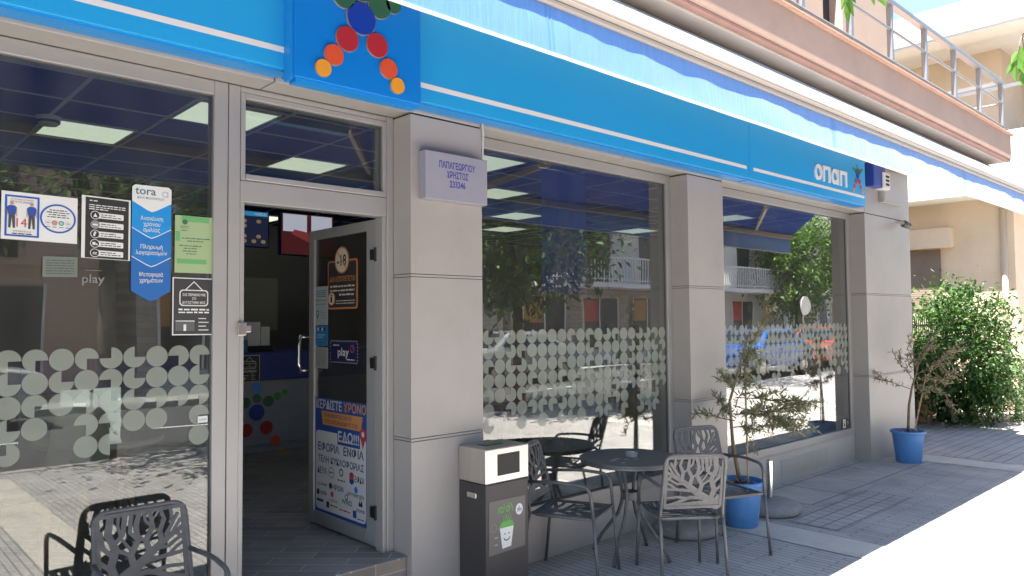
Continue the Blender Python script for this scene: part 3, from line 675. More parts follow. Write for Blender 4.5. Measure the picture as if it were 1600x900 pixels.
# black hanging-board notice, one on the window and one inside on the counter front
def board_notice(F, W2, H2, label):
    b = MB(); sheet(b, F, W2, H2); b.rect2(F, .005, W2 - .005, -H2 + .005, -.005, .003, 1)
    c = W2 / 2
    for sg in (-1, 1): b.poly2(F, [(c, -.015), (c + sg * .045, -.06), (c + sg * .041, -.062), (c, -.021)], .0034, 0)
    b.slab2(F, b.rrect(c - .066, c + .066, -.132, -.056, .016), .003, .0036, 0); b.slab2(F, b.rrect(c - .061, c + .061, -.127, -.061, .013), .0036, .0042, 1)
    for k, tx in enumerate(('ΣΑΣ ΠΕΡΙΜΕΝΟΥΜΕ', 'ΣΤΟ', 'ΚΑΤΑΣΤΗΜΑ ΜΑΣ')): b.text2(F, tx, c, -.085 - k * .018, .016, .005, 0, bold=.012, width=(.105, .018, .105)[k])
    for k in range(2): b.lines2(F, c - .07 + k * .0, c + .07, -.152 - k * .013, .0075, .0036, 0)
    b.rect2(F, .014, .10, -H2 + .02, -H2 + .065, .0036, 2); b.rect2(F, .05, .062, -H2 + .02, -H2 + .05, .004, 0); b.rect2(F, .014, .10, -H2 + .064, -H2 + .068, .004, 0)
    for k in range(4): b.rect2(F, .118, .165 - .012 * (k % 2), -H2 + .022 + k * .018, -H2 + .026 + k * .018, .0036, 0)
    return tag(b.build('notice', [PAPER, P_('slate_print', (.04, .04, .042)), P_('slate_light', (.11, .11, .115))]), label, 'notice')
board_notice(skew(3.592, 1.195, 1.810, -0.01), .193, .268, 'black notice drawn as a hanging board, under the green certificate')
b = MB(); F = skew(3.592, 0.677, 1.880, 0.02); sheet(b, F, .128, .086)
for k in range(6): b.lines2(F, .012, .116, -.018 - k * .011, .0045, .003, 1)
tag(b.build('notice', [P_('grey_green_paper', (.16, .19, .165)), P_('faint_ink', (.08, .095, .085))]), 'small grey green notice of fine print below the white notice', 'notice')
b = MB(); F = window_frame_at(3.594); b.text2(F, 'play', .868, 1.775, .052, 0, 0, bold=.012, width=.088); b.rect2(F, .835, .9, 1.828, 1.83, 0, 0)
tag(b.build('decal', P_('grey_decal', (.22, .225, .22))), 'grey word play cut from film on the left window', 'decal')
b = MB(); F = window_frame_at(3.592)
b.slab2(F, [(8.255, .385), (8.32, .385), (8.32, .475), (8.255, .475)], 0, .002, 0); b.slab2(F, [(8.335, .385), (8.40, .385), (8.40, .475), (8.335, .475)], 0, .002, 1)
b.slab2(F, b.rrect(8.272, 8.303, .40, .46, .008), .002, .003, 1); b.slab2(F, b.rrect(8.278, 8.297, .432, .452, .006), .003, .004, 0); b.ring2(F, 8.367, .43, .02, .004, .003, 0)
tag(b.build('sticker', [PAPER, CHARC]), 'pair of small black and white stickers low on the far right window', 'sticker')
b = MB(); F = skew(3.592, 1.355, 1.16, 0.0); F.o.x = 1.315; b.slab2(F, [(0, -.03), (.045, -.03), (.045, 0), (0, 0)], 0, .002); b.text2(F, 'OPAP', .0225, -.022, .015, .003, 1, width=.035)
tag(b.build('sticker', [PAPER, GREYINK]), 'tiny white sticker beside the door post on the left window', 'sticker')

# ------------------------------------------------------------------ posters on the door leaf
def DF(y0, z0): return Fr((2.3495, y0, z0), (0, -1, 0), (0, 0, 1))     # faces the doorway, y0 is the far (left) edge
ORP = P_('orange_print', (0.55, 0.20, 0.07)); CREAM = P_('cream_print', (.62, .56, .45))
F = DF(4.235, 1.975); b = MB(); b.slab2(F, b.rrect(0, .35, -.30, 0, .02), 0, .002, 0); b.slab2(F, b.rrect(.01, .34, -.29, -.01, .016), .002, .0026, 1)
b.puck2(F, .172, .0, .083, .0026, .0036, 0, 0); b.puck2(F, .172, .0, .074, .0036, .0042, 2, 2)
b.text2(F, '-18', .172, -.034, .095, .0048, 3, bold=.02, width=.11); b.poly2(F, [(.115, .05), (.122, .057), (.23, -.05), (.223, -.057)], .0052, 0)
b.text2(F, 'ΔΕΝ ΕΠΙΤΡΕΠΕΤΑΙ', .175, -.13, .042, .003, 0, bold=.012, width=.30)
for k, (a, c) in enumerate(((.03, .32), (.03, .32), (.14, .31))): b.lines2(F, a, c, -.165 - k * .026, .011, .003, 2)
for k in range(2): b.lines2(F, .10, .32, -.252 - k * .016, .006, .003, 2)
b.puck2(F, .048, -.235, .042, .0026, .0036, 0, 0); b.puck2(F, .048, -.235, .036, .0036, .0042, 2, 2); b.disc2(F, .048, -.214, .008, .0048, 3, 12); b.rect2(F, .038, .058, -.258, -.224, .0048, 3)
tag(b.build('age_notice', [ORP, P_('dark_print', (.035, .036, .04)), CREAM, INK]), 'orange framed age notice with a round 18 badge on the open door', 'notice')
F = DF(4.396, 1.822); b = MB(); b.slab2(F, [(0, -.245), (.157, -.245), (.157, 0), (0, 0)], 0, .002, 0)
for k in range(4): b.lines2(F, .02, .14, -.03 - k * .012, .006, .003, 1)
b.lines2(F, .01, .15, -.092, .009, .003, 2); b.lines2(F, .01, .15, -.115, .006, .003, 2)
b.disc2(F, .03, -.17, .02, .003, 1, 18); b.poly2(F, [(.014, -.182), (.046, -.182), (.03, -.212)], .0031, 1); b.disc2(F, .03, -.17, .012, .0036, 0, 14)
for k in range(3): b.lines2(F, .07, .14, -.17 - k * .016, .005, .003, 2)
tag(b.build('sticker', [P_('pale_blue_paper', (.40, .47, .48)), P_('sticker_blue', (.02, .16, .36)), GREYINK]), 'pale sticker with a blue map pin on the open door, above the bright blue one', 'sticker')
F = DF(4.396, 1.572); b = MB(); b.slab2(F, [(0, -.125), (.157, -.125), (.157, 0), (0, 0)], 0, .002, 0)
for k in range(4): b.rect2(F, .03 + k * .026, .05 + k * .026, -.03, -.012, .003, 1 if k % 2 else 2)
b.lines2(F, .03, .13, -.06, .006, .003, 2); b.lines2(F, .03, .10, -.075, .006, .003, 2)
tag(b.build('sticker', [P_('bright_blue_print', (.02, .20, .50)), INK, PAPER]), 'bright blue square sticker in the middle of the door sticker column', 'sticker')
F = DF(4.396, 1.436); b = MB(); b.slab2(F, [(0, -.132), (.157, -.132), (.157, 0), (0, 0)], 0, .002, 0)
for k in range(7): b.lines2(F, .015, .14, -.024 - k * .015, .007, .003, 1)
tag(b.build('sticker', [P_('grey_paper', (.34, .37, .36)), GREYINK]), 'grey text sticker lowest in the column beside the door handle', 'sticker')
F = DF(4.205, 1.485); b = MB(); b.slab2(F, b.rrect(0, .33, -.142, 0, .015), 0, .002, 0)
for k in range(16):
    for v in (-.006, -.136): b.disc2(F, .015 + k * .02, v, .0035, .003, 1, 8)
for k in range(6):
    for u in (.006, .324): b.disc2(F, u, -.02 - k * .02, .0035, .003, 1, 8)
b.text2(F, 'play', .16, -.095, .07, .003, 1, bold=.014, width=.13); b.lines2(F, .04, .11, -.035, .008, .003, 1); b.lines2(F, .2, .29, -.12, .007, .003, 1)
b.ring2(F, .265, -.05, .025, .007, .003, 2); b.disc2(F, .275, -.045, .012, .0034, 3)
tag(b.build('sticker', [P_('midnight_print', (.012, .014, .075)), PAPER, REDP, BLUEP]), 'dark blue dotted edge play sticker at mid height of the open door', 'sticker')
# service poster
F = DF(4.402, 1.118); b = MB(); W3, H3 = .64, .722
SVB = P_('poster_blue', (.02, .075, .30)); b.slab2(F, [(0, -H3), (W3, -H3), (W3, 0), (0, 0)], 0, .002, 0)
b.slab2(F, b.rrect(.02, .615, -.695, -.205, .03), .002, .0026, 1)
b.text2(F, 'ΚΕΡΔΙΣΤΕ', .025, -.065, .075, .003, 1, 'L', .02, .315); b.text2(F, 'ΧΡΟΝΟ', .36, -.065, .075, .003, 2, 'L', .02, .255)
b.poly2(F, [(.11, -.165), (.56, -.165), (.58, -.08), (.09, -.08)], .003, 2); b.text2(F, 'ΠΛΗΡΩΝΟΝΤΑΣ ΟΛΟΥΣ', .125, -.114, .03, .0036, 3, 'L', .012, .33); b.text2(F, 'ΤΟΥΣ ΛΟΓΑΡΙΑΣΜΟΥΣ ΣΑΣ', .13, -.152, .03, .0036, 3, 'L', .012, .39)
b.poly2(F, [(.29, -.27), (.55, -.27), (.55, -.165), (.29, -.165)], .0036, 0); b.text2(F, 'ΕΔΩ!!!', .30, -.250, .085, .0042, 1, 'L', .02, .24)
b.disc2(F, .585, -.18, .035, .0048, 4); b.poly2(F, [(.555, -.195), (.615, -.195), (.583, -.27)], .0047, 4); b.disc2(F, .585, -.18, .016, .0054, 1)
b.text2(F, 'ΕΦΟΡΙΑ', .05, -.328, .068, .003, 3, 'L', .022, .26); b.text2(F, 'ΕΝΦΙΑ', .36, -.328, .068, .003, 3, 'L', .022, .23)
b.text2(F, 'ΤΕΛΗ ΚΥΚΛΟΦΟΡΙΑΣ', .05, -.398, .055, .003, 3, 'L', .02, .54)
b.text2(F, 'ΔΕΥΑ', .04, -.472, .055, .003, 3, 'L', .02, .12); b.ring2(F, .215, -.452, .034, .004, .003, 5); b.lines2(F, .195, .235, -.456, .01, .003, 5)
b.ring2(F, .335, -.435, .024, .009, .003, 3); b.lines2(F, .29, .38, -.487, .009, .003, 5); b.poly2(F, [(.43, -.425), (.455, -.413), (.48, -.425), (.48, -.455), (.43, -.455)], .003, 4); b.poly2(F, [(.43, -.456), (.48, -.456), (.48, -.478), (.455, -.49), (.43, -.478)], .003, 0); b.text2(F, 'ΕΦΚΑ', .49, -.468, .05, .003, 5, 'L', .008, .105)
b.text2(F, 'zip', .035, -.548, .03, .003, 6, 'L', .01, .05); b.lines2(F, .09, .16, -.545, .016, .003, 7); b.disc2(F, .205, -.534, .019, .003, 5); b.text2(F, 'ΗΡΩΝ', .228, -.55, .042, .003, 5, 'L', .012, .13)
b.disc2(F, .505, -.513, .02, .003, 8); b.text2(F, 'protergia', .41, -.555, .04, .003, 5, 'L', .002, .185)
b.disc2(F, .05, -.592, .019, .003, 5); b.text2(F, 'cyta', .075, -.60, .04, .003, 5, 'L', .014, .08); b.disc2(F, .225, -.583, .018, .003, 4); b.text2(F, 'vodafone', .18, -.628, .028, .003, 4, 'L', .006, .11)
b.text2(F, 'WIND', .34, -.618, .042, .003, 5, 'L', .008, .12); b.ring2(F, .395, -.572, .018, .005, .003, 5); b.poly2(F, [(.53, -.602), (.545, -.566), (.555, -.585), (.57, -.56), (.578, -.602)], .003, 5); b.text2(F, 'nova', .51, -.636, .038, .003, 5, 'L', .01, .09)
b.lines2(F, .035, .13, -.65, .018, .003, 3); b.rect2(F, .155, .19, -.672, -.635, .003, 5); b.lines2(F, .20, .29, -.655, .008, .003, 5); b.lines2(F, .31, .44, -.662, .009, .003, 4); b.rect2(F, .47, .51, -.678, -.635, .003, 0); b.lines2(F, .52, .60, -.68, .007, .003, 5)
tag(b.build('poster', [SVB, P_('poster_white', (.62, .63, .64)), P_('poster_orange', (.62, .28, .09)), P_('poster_navy', (.02, .04, .17)), REDP, INK, GREYINK, P_('olive_print', (.3, .33, .15)), SKYDOT]),
    'large blue and white bill payment poster filling the lower half of the open door', 'poster')

# ------------------------------------------------------------------ inside the shop
LAMP = emit('ceiling_panel_light', (0.93, 1.0, 0.80), 0.15)
cl = thing('ceiling_light', 'square lit ceiling panel', 'ceiling light', (0, 0, 0), 'lit panels in the shop ceiling')
b = MB(); b.box(-.255, .255, -.255, -.24, -.012, -.001); b.box(-.255, .255, .24, .255, -.012, -.001); b.box(-.255, -.24, -.239, .239, -.012, -.001); b.box(.24, .255, -.239, .239, -.012, -.001); b.build('frame', GRID, cl)
b = MB(); b.box(-.239, .239, -.239, .239, -.009, -.002); b.build('diffuser', LAMP, cl)
spots = [(1.29, 5.62, 'lit ceiling panel in the middle of the left window, beside the smoke detector'), (1.85, 4.63, 'lit ceiling panel crossing the post between left window and door'),
         (2.94, 5.66, 'lit ceiling panel in the centre of the pane over the door'), (4.00, 4.63, 'lit ceiling panel at the upper left corner of the middle window'),
         (5.06, 5.68, 'second lit ceiling panel down the left side of the middle window'), (7.15, 7.85, 'lit ceiling panel beside the hanging blue banner, third one down'),
         (8.95, 10.0, ''), (8.80, 6.80, 'lit ceiling panel at the right of the hanging blue banner'), (8.62, 5.15, 'lit ceiling panel at the top left of the far right window'), (6.35, 6.75, 'lit ceiling panel partly behind the hanging blue banner'), (4.0, 8.9, 'small far lit ceiling panel over the counter')]
first = True
for x, y, lb in spots:
    if not lb: continue
    if first: cl.location = (x, y, CE - .002); cl['label'] = lb; first = False
    else: dup(cl, (x, y, CE - .002), None, lb)
sm = thing('smoke_detector', 'round white smoke detector on the shop ceiling behind the left window', 'smoke detector', (1.03, 5.36, CE))
b = MB(); b.lathe([(0, -.055), (.045, -.055), (.06, -.04), (.062, -.012), (.075, -.01), (.075, -.001)], (1.03, 5.36, CE - .006), 24); b.build('body', pm('detector_white', (.5, .51, .48), .5), sm, autosmooth=40)
b = MB()
b.lathe([(.0615, -.042), (.0635, -.040), (.0635, -.028), (.0625, -.026)], (1.03, 5.36, CE - .006), 24)
b.build('slot', INK, sm)
CBLUE = pm('counter_blue', (.026, .04, .25), .45, var=.05); CWHITE = pm('counter_white', (.32, .34, .41), .45, var=.04)
ct = thing('service_counter', 'long counter with dark blue upper band and grey front behind the doorway', 'counter', (4, 7.4, FL))
b = MB(); b.box(1.2, 6.4, 7.16, 7.8, FL + .08, 1.02); b.box(1.22, 6.38, 7.19, 7.78, FL + .001, FL + .08); b.build('front', CWHITE, ct, bevel=.004)
b = MB(); b.box(1.2, 6.4, 7.12, 7.85, 1.021, 1.30); b.build('top', CBLUE, ct, bevel=.01)
emblem(ct, window_frame_at(7.158), 3.19, 0.71, 0.0036)
board_notice(skew(7.115, 2.99, 1.275, 0.0), .21, .26, 'dim black hanging board notice on the blue counter band inside the doorway')
def screen(name, x0, x1, y, z0, z1, label, mats, draw):
    t = thing(name, label, 'screen', ((x0 + x1) / 2, y, z0))
    b = MB(); b.box(x0, x1, y, y + .06, z0, z1); b.build('casing', BLACK, t, bevel=.006)
    b = MB(); F = Fr((x0, y, z0), (1, 0, 0), (0, 0, 1)); draw(b, F, x1 - x0, z1 - z0); b.build('display', mats, t)
def d1(b, F, w_, h_):
    b.rect2(F, .015, w_ - .015, .015, h_ - .015, .001, 0); b.rect2(F, .015, w_ - .015, h_ * .84, h_ - .015, .0015, 1); b.text2(F, '14:20:31', w_ * .74, h_ * .87, h_ * .09, .002, 2, width=w_ * .32)
    rr = random.Random(3)
    for i in range(6):
        for j in range(5):
            if rr.random() < .42: b.disc2(F, w_ * (.15 + .135 * i), h_ * (.16 + .135 * j), .026, .002, 3, 12, .020)
screen('wall_screen', 3.03, 3.40, 7.35, 2.36, 2.74, 'number draw screen with a blue title bar at the top left of the doorway', [emit('screen_dark', (.01, .014, .04), 0.12), emit('screen_cyan', (.03, .2, .4), 0.12), emit('screen_white', (.6, .6, .6), 0.1), emit('screen_gold', (.35, .25, .1), 0.06)], d1)
screen('wall_screen', 3.1, 3.55, 8.3, 2.0, 2.44, 'plain bright blue screen inside the doorway under the number screen', [emit('screen_blue', (.008, .03, .42), 0.3)], lambda b, F, w_, h_: b.rect2(F, .015, w_ - .015, .015, h_ - .015, .001, 0))
def d3(b, F, w_, h_):
    b.rect2(F, .015, w_ - .015, .015, h_ - .015, .001, 0); b.rect2(F, .03, w_ * .48, h_ * .55, h_ * .95, .002, 1); b.rect2(F, w_ * .56, w_ - .03, h_ * .55, h_ * .95, .002, 1); b.poly2(F, [(w_ * .2, h_ * .5), (w_ * .55, h_ * .3), (w_ * .5, h_ * .55), (w_ * .25, h_ * .6)], .0025, 2)
screen('wall_screen', 3.52, 4.15, 7.35, 2.30, 2.76, 'dim red and white picture screen inside behind the top of the open door', [emit('screen_maroon', (.10, .015, .02), 0.06), emit('screen_pale', (.4, .42, .5), 0.12), emit('screen_red', (.3, .05, .05), 0.06)], d3)
b = MB(); F = Fr((3.62, 8.5, 1.5), (1, 0, 0), (0, 0, 1)); b.slab2(F, [(0, 0), (.42, 0), (.42, .62), (0, .62)], 0, .004)
for k in range(6): b.rect2(F, .03, .39, .05 + k * .095, .053 + k * .095, .005, 1)
tag(b.build('wall_chart', [P_('beige_chart', (.30, .30, .24)), GREYINK]), 'beige chart sheet on the dim wall behind the counter', 'chart')
tm = thing('payment_terminal', 'pale leaflet rack standing on the counter just inside the doorway', 'rack', (3.15, 7.35, 1.30))
b = MB(); b.box(3.03, 3.42, 7.30, 7.5, 1.3005, 1.36); b.build('base', BLACK, tm); b = MB(); b.box(3.03, 3.16, 7.33, 7.36, 1.36, 1.56); b.box(3.17, 3.30, 7.33, 7.36, 1.36, 1.60); b.box(3.31, 3.40, 7.33, 7.36, 1.36, 1.55); b.build('leaflet', PAPER, tm)
cn = thing('drink_can', 'small blue can standing on the counter beside the leaflet rack', 'can', (3.02, 7.2, 1.30))
b = MB(); b.lathe([(0, 0), (.03, 0), (.033, .01), (.033, .11), (.028, .125), (0, .125)], (3.08, 7.2, 1.3005), 20); b.build('body', P_('can_blue', (.04, .16, .3)), cn, autosmooth=40)
b = MB(); b.lathe([(0, .1255), (.026, .1255), (.027, .129), (.0, .129)], (3.08, 7.2, 1.3005), 20); b.build('lid', CHROME, cn)
bn = thing('hanging_banner', 'blue banner hanging from the ceiling behind the middle window', 'banner', (4.2, 4.2, 1.9))
b = MB(); nx = 24; pts = []
for i in range(nx + 1):
    for z in (1.80, 2.78): pts.append((4.12 + .53 * i / nx, 4.1 + .012 * math.sin(i * .8), z))
b.add(pts, [(2 * i, 2 * i + 2, 2 * i + 3, 2 * i + 1) for i in range(nx)]); bo = b.build('cloth', pm('banner_cloth', (.015, .04, .30), .75, var=.1, vscale=3), bn, smooth=True)
b = MB(); b.tube([(4.10, 4.1, 2.79), (4.67, 4.1, 2.79)], .012); b.tube([(4.2, 4.1, 2.79), (4.2, 4.1, CE - .006)], .003, 6); b.tube([(4.57, 4.1, 2.79), (4.57, 4.1, CE - .006)], .003, 6); b.build('rod', CHROME, bn)
SHELL = pm('white_shell_plastic', (.42, .45, .40), .4); WOOD = pm('beech_leg', (.34, .17, .08), .5, var=.15, vscale=10, stretch=(1, 1, .1))
def shell_chair(loc, rz, label, shell=None):
    t = thing('shell_chair', label, 'chair', (0, 0, 0), 'white shell chairs inside the shop')
    b = MB(); prof = [(-.22, .44), (-.10, .415), (.06, .41), (.16, .43), (.21, .50), (.235, .62), (.25, .78), (.255, .84)]; hw = [.17, .20, .21, .215, .215, .21, .19, .13]
    for i, ((y, z), h_) in enumerate(zip(prof, hw)):
        for k in range(9):
            s_ = (k / 8 - .5) * 2; b.v.append((s_ * h_, y - .05 * s_ * s_ * (1 if i > 3 else 0), z + .05 * s_ * s_ * (1 if i <= 3 else .2)))
    for i in range(len(prof) - 1):
        for k in range(8): b.f.append((i * 9 + k, i * 9 + k + 1, (i + 1) * 9 + k + 1, (i + 1) * 9 + k)); b.m.append(0)
    o = b.build('shell', shell or SHELL, t, smooth=True); md = o.modifiers.new('thick', 'SOLIDIFY'); md.thickness = .012; md = o.modifiers.new('sub', 'SUBSURF'); md.levels = 1; md.render_levels = 1
    for sx in (-1, 1):
        for sy in (-1, 1):
            b = MB(); b.tube([(sx * .12, sy * .10, .42), (sx * .20, sy * .20, 0)], [.022, .014]); b.build('leg', WOOD, t)
    for yy in (-.1, .1):
        b = MB(); b.bar((-.13, yy, .385), (.13, yy, .385), .025, .03); b.build('leg_brace', WOOD, t)
    t.location = loc; t.rotation_euler = (0, 0, rz); return t
sc1 = shell_chair((4.62, 4.62, FL), R(-95), 'white shell chair with wooden legs behind the middle window')
dup(sc1, (0.86, 4.40, FL), R(-60), 'white shell chair with wooden legs behind the left window, beside the round table')
dup(sc1, (0.25, 4.75, FL), R(30), 'white shell chair inside at the left edge of the left window')
RSH = pm('red_shell_plastic', (.55, .04, .035), .4); BSH = pm('blue_shell_plastic', (.03, .12, .5), .4)
shell_chair((5.0, 5.55, FL), R(-95), 'red shell chair at the left behind the middle window', RSH)
shell_chair((5.85, 5.5, FL), R(80), 'red shell chair beside the hanging banner behind the middle window', RSH)
shell_chair((7.35, 5.55, FL), R(85), 'red shell chair at the right end behind the middle window', RSH)
shell_chair((6.8, 5.6, FL), R(-90), 'blue shell chair behind the middle window', BSH)
tb = thing('cafe_table', 'white round table with splayed wooden legs behind the left window', 'table', (1.3, 4.75, FL))
b = MB(); b.lathe([(0, .0), (.33, .0), (.34, .01), (.34, .02), (.33, .03), (0, .03)], (1.22, 4.85, .905), 36); b.build('top', pm('table_white', (.45, .46, .44), .4), tb)
for a in (45, 135, 225, 315):
    b = MB(); b.tube([(1.22 + .12 * math.cos(R(a)), 4.85 + .12 * math.sin(R(a)), .905), (1.22 + .24 * math.cos(R(a)), 4.85 + .24 * math.sin(R(a)), FL)], [.022, .016]); b.build('leg', WOOD, tb)
for i, (x, lb) in enumerate(((1.05, 'left one of two white panels with coloured emblem and added glow behind the left window'), (1.21, 'right one of two white panels with coloured emblem and added glow behind the left window'))):
    t = thing('display_panel', lb, 'screen', (x, 4.68, .935))
    b = MB(); b.box(x - .07, x + .07, 4.68, 4.688, .9352, 1.235); b.box(x - .07, x + .07, 4.688, 4.74, .9352, .94); b.build('screen', emit('panel_added_glow', (.8, .88, .82), .075), t)  # white panel given emission so it shows bright in the dim shop
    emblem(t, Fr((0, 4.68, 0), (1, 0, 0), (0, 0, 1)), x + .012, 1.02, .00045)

# ------------------------------------------------------------------ pavement furniture
def branch_plate(b, P, W, H, th, seed, wide=1.0, closed=True):
    """sheet metal cut as a tree: P(u, v, d) places it; hub low on one side, boughs fanning out to the rim"""
    k = 0
    def strip(pts, w0, w1):
        nonlocal k
        d = 0.00012 * k; k += 1; n = len(pts) - 1
        L, Rr = [], []
        for i, (a, c) in enumerate(pts):
            q0 = pts[max(i - 1, 0)]; q1 = pts[min(i + 1, n)]
            dx, dy = q1[0] - q0[0], q1[1] - q0[1]; l = math.hypot(dx, dy); wd = (w0 + (w1 - w0) * i / n) * wide / 2
            L.append((a - dy / l * wd, c + dx / l * wd)); Rr.append((a + dy / l * wd, c - dx / l * wd))
        m_ = len(pts); vs = [P(a, c, d + th) for a, c in L] + [P(a, c, d + th) for a, c in Rr] + [P(a, c, -d) for a, c in L] + [P(a, c, -d) for a, c in Rr]
        fs = []
        for i in range(m_ - 1):
            fs += [(m_ + i, m_ + i + 1, i + 1, i), (2 * m_ + i, 2 * m_ + i + 1, 3 * m_ + i + 1, 3 * m_ + i), (i, i + 1, 2 * m_ + i + 1, 2 * m_ + i), (m_ + i + 1, m_ + i, 3 * m_ + i, 3 * m_ + i + 1)]
        b.add(vs, fs)
    S = lambda pts, a, c: strip([(W * x, H * y) for x, y in pts], a * W, c * W)
    S([(.47, .02), (.28, .14), (.06, .30), (-.12, .46), (-.30, .60), (-.47, .70)], .16, .05)       # trunk from a lower corner
    S([(.47, .22), (.40, .10), (.46, -.0)], .10, .2)
    S([(-.47, .03), (-.2, .05), (.1, .06), (.47, .05)], .06, .16)
    S([(.20, .19), (-.06, .20), (-.30, .10), (-.47, .05)], .07, .05); S([(-.10, .19), (-.28, .22), (-.47, .20)], .05, .04); S([(.02, .33), (-.24, .36), (-.47, .38)], .06, .04); S([(-.28, .36), (-.40, .46), (-.47, .50)], .04, .035)
    S([(.30, .13), (.36, .34), (.30, .55), (.38, .75), (.34, .98)], .10, .08); S([(.32, .45), (.44, .60), (.47, .80)], .05, .07); S([(.36, .30), (.47, .42)], .05, .05)
    S([(.33, .60), (.22, .72), (.18, .98)], .05, .06); S([(.24, .70), (.27, .85), (.25, .99)], .035, .035)
    S([(.10, .28), (.14, .45), (.05, .62), (.07, .80), (.02, .98)], .085, .055); S([(.12, .42), (.24, .52), (.31, .52)], .05, .04); S([(.05, .62), (.14, .74), (.11, .98)], .045, .045); S([(.13, .50), (.20, .62), (.25, .70)], .035, .03)
    S([(-.08, .43), (-.04, .60), (-.12, .76), (-.10, .98)], .08, .045); S([(-.05, .58), (.04, .66)], .04, .04); S([(-.12, .76), (-.04, .86), (-.03, .98)], .035, .035)
    S([(-.22, .54), (-.20, .70), (-.26, .84), (-.22, .98)], .07, .04); S([(-.21, .68), (-.14, .74)], .035, .03); S([(-.26, .62), (-.36, .78), (-.34, .98)], .05, .04); S([(-.36, .78), (-.43, .90)], .035, .035); S([(-.36, .66), (-.46, .82)], .035, .03)
    S([(-.47, .55), (-.40, .64)], .04, .05); S([(-.15, .48), (-.3, .48), (-.47, .6)], .05, .03)
    if closed:
        S([(-.485, 0), (-.485, 1)], .045, .045); S([(.485, 0), (.485, 1)], .045, .045); S([(-.485, .985), (.485, .985)], .05, .05); S([(-.485, .012), (.485, .012)], .05, .05)
def make_chair(label):
    t = thing('metal_armchair', label, 'chair', (0, 0, 0), 'perforated metal armchairs on the pavement')
    hw = .195
    def bez(pts, n=6):            # round the corners of a polyline
        pts = [Vector(p) for p in pts]; out = [pts[0]]
        for i in range(1, len(pts) - 1):
            a, c, e = pts[i - 1], pts[i], pts[i + 1]; r = min(.06, (a - c).length * .45, (e - c).length * .45)
            p0 = c + (a - c).normalized() * r; p1 = c + (e - c).normalized() * r
            for k in range(n + 1):
                s_ = k / n; out.append((p0 * (1 - s_) ** 2 + c * 2 * s_ * (1 - s_) + p1 * s_ ** 2))
        out.append(pts[-1]); return out
    # backrest hoop, local forward is +y
    b = MB(); b.tube(bez([(-hw, -.205, .405), (-hw + .005, -.215, .47), (-hw + .012, -.305, .80), (hw - .012, -.305, .80), (hw - .005, -.215, .47), (hw, -.205, .405)]), .0105, 10); b.build('back_frame', DARKMETAL, t, smooth=True)
    def Pb(u, v, d): 
        s_ = v / .335; return Vector((u, -.222 - .078 * s_ + d, .475 + v * .965 - .0))
    b = MB(); branch_plate(b, Pb, .352, .325, .003, 1); b.build('backrest', DARKMETAL, t)
    def Ps(u, v, d): return Vector((u, v - .195, .408 + d - .014 * math.sin(max(0, min(1, v / .4)) * math.pi)))
    b = MB(); branch_plate(b, Ps, .375, .40, .003, 2, wide=1.2); b.build('seat', DARKMETAL, t)
    b = MB(); b.tube(bez([(-hw + .005, -.195, .404), (-hw + .005, .205, .404), (hw - .005, .205, .404), (hw - .005, -.195, .404), (-hw + .005, -.195, .404)], 4), .008, 8); b.build('seat_frame', DARKMETAL, t, smooth=True)
    for s_ in (-1, 1):
        b = MB(); b.tube([(s_ * (hw + .018), .235, 0.002), (s_ * (hw + .004), .205, .40)], .0100, 10); b.tube([(s_ * (hw + .018), .235, 0.001), (s_ * (hw + .018), .235, .012)], .0125, 8); b.build('leg', DARKMETAL, t, smooth=True)
        b = MB(); b.tube([(s_ * (hw + .006), -.262, 0.002), (s_ * (hw + .002), -.235, .25), (s_ * hw, -.222, .35), (s_ * hw, -.206, .405)], .0100, 10); b.tube([(s_ * (hw + .006), -.262, 0.001), (s_ * (hw + .006), -.261, .012)], .0125, 8); b.build('leg', DARKMETAL, t, smooth=True)
        b = MB(); b.tube(bez([(s_ * (hw + .004), .205, .40), (s_ * (hw + .012), .185, .60), (s_ * (hw + .012), .0, .615), (s_ * (hw - .004), -.245, .60)]), .0105, 10); b.build('armrest', DARKMETAL, t, smooth=True)
    return t
def place_chair(c, x, y, heading): c.location = (x, y, 0); c.rotation_euler = (0, 0, R(heading - 90))
chA = make_chair('dark metal armchair between the waste bin and the round table, backed against the window')
place_chair(chA, 3.50, 3.235, -67)
chB = dup(chA, label='metal armchair seen from behind in front of the round table, nearest the sunlit pavement'); place_chair(chB, 3.97, 2.76, 54)
chC = dup(chA, label='metal armchair facing the street in front of the blue plant pot and stone base'); place_chair(chC, 4.63, 2.87, -112)
chL = dup(chA, label='metal armchair at the bottom left corner in front of the left window'); place_chair(chL, 1.035, 3.21, -92)
chM = dup(chA, label='metal armchair just outside the left edge, seen mirrored in the left window'); place_chair(chM, 0.22, 3.05, -100)

rt = thing('round_table', 'round dark metal cafe table with curved legs and an ashtray on it', 'table', (4.10, 3.26, 0))
tx, ty = 4.06, 3.22
b = MB(); b.lathe([(0, .650), (.335, .650), (.340, .654), (.340, .660), (.336, .664), (0, .664)], (tx, ty, 0), 64); b.lathe([(.315, .6485), (.325, .632), (.33, .632), (.33, .6485)], (tx, ty, 0), 48); b.build('tabletop', DARKMETAL, rt, autosmooth=40)
for a in (15, 105, 195, 285):
    ca, sa = math.cos(R(a)), math.sin(R(a)); pts = []
    for r_, z in ((.14, .648), (.11, .60), (.07, .50), (.055, .42), (.06, .36), (.09, .28), (.15, .20), (.215, .12), (.255, .05), (.275, .002)): pts.append((tx + ca * r_, ty + sa * r_, z))
    b = MB(); b.tube(pts, .0125, 10); b.build('leg', DARKMETAL, rt, smooth=True)
b = MB(); b.lathe([(.052, .385), (.058, .385), (.058, .435), (.052, .435), (.052, .385)], (tx, ty, 0), 24); b.build('collar', DARKMETAL, rt, autosmooth=40)
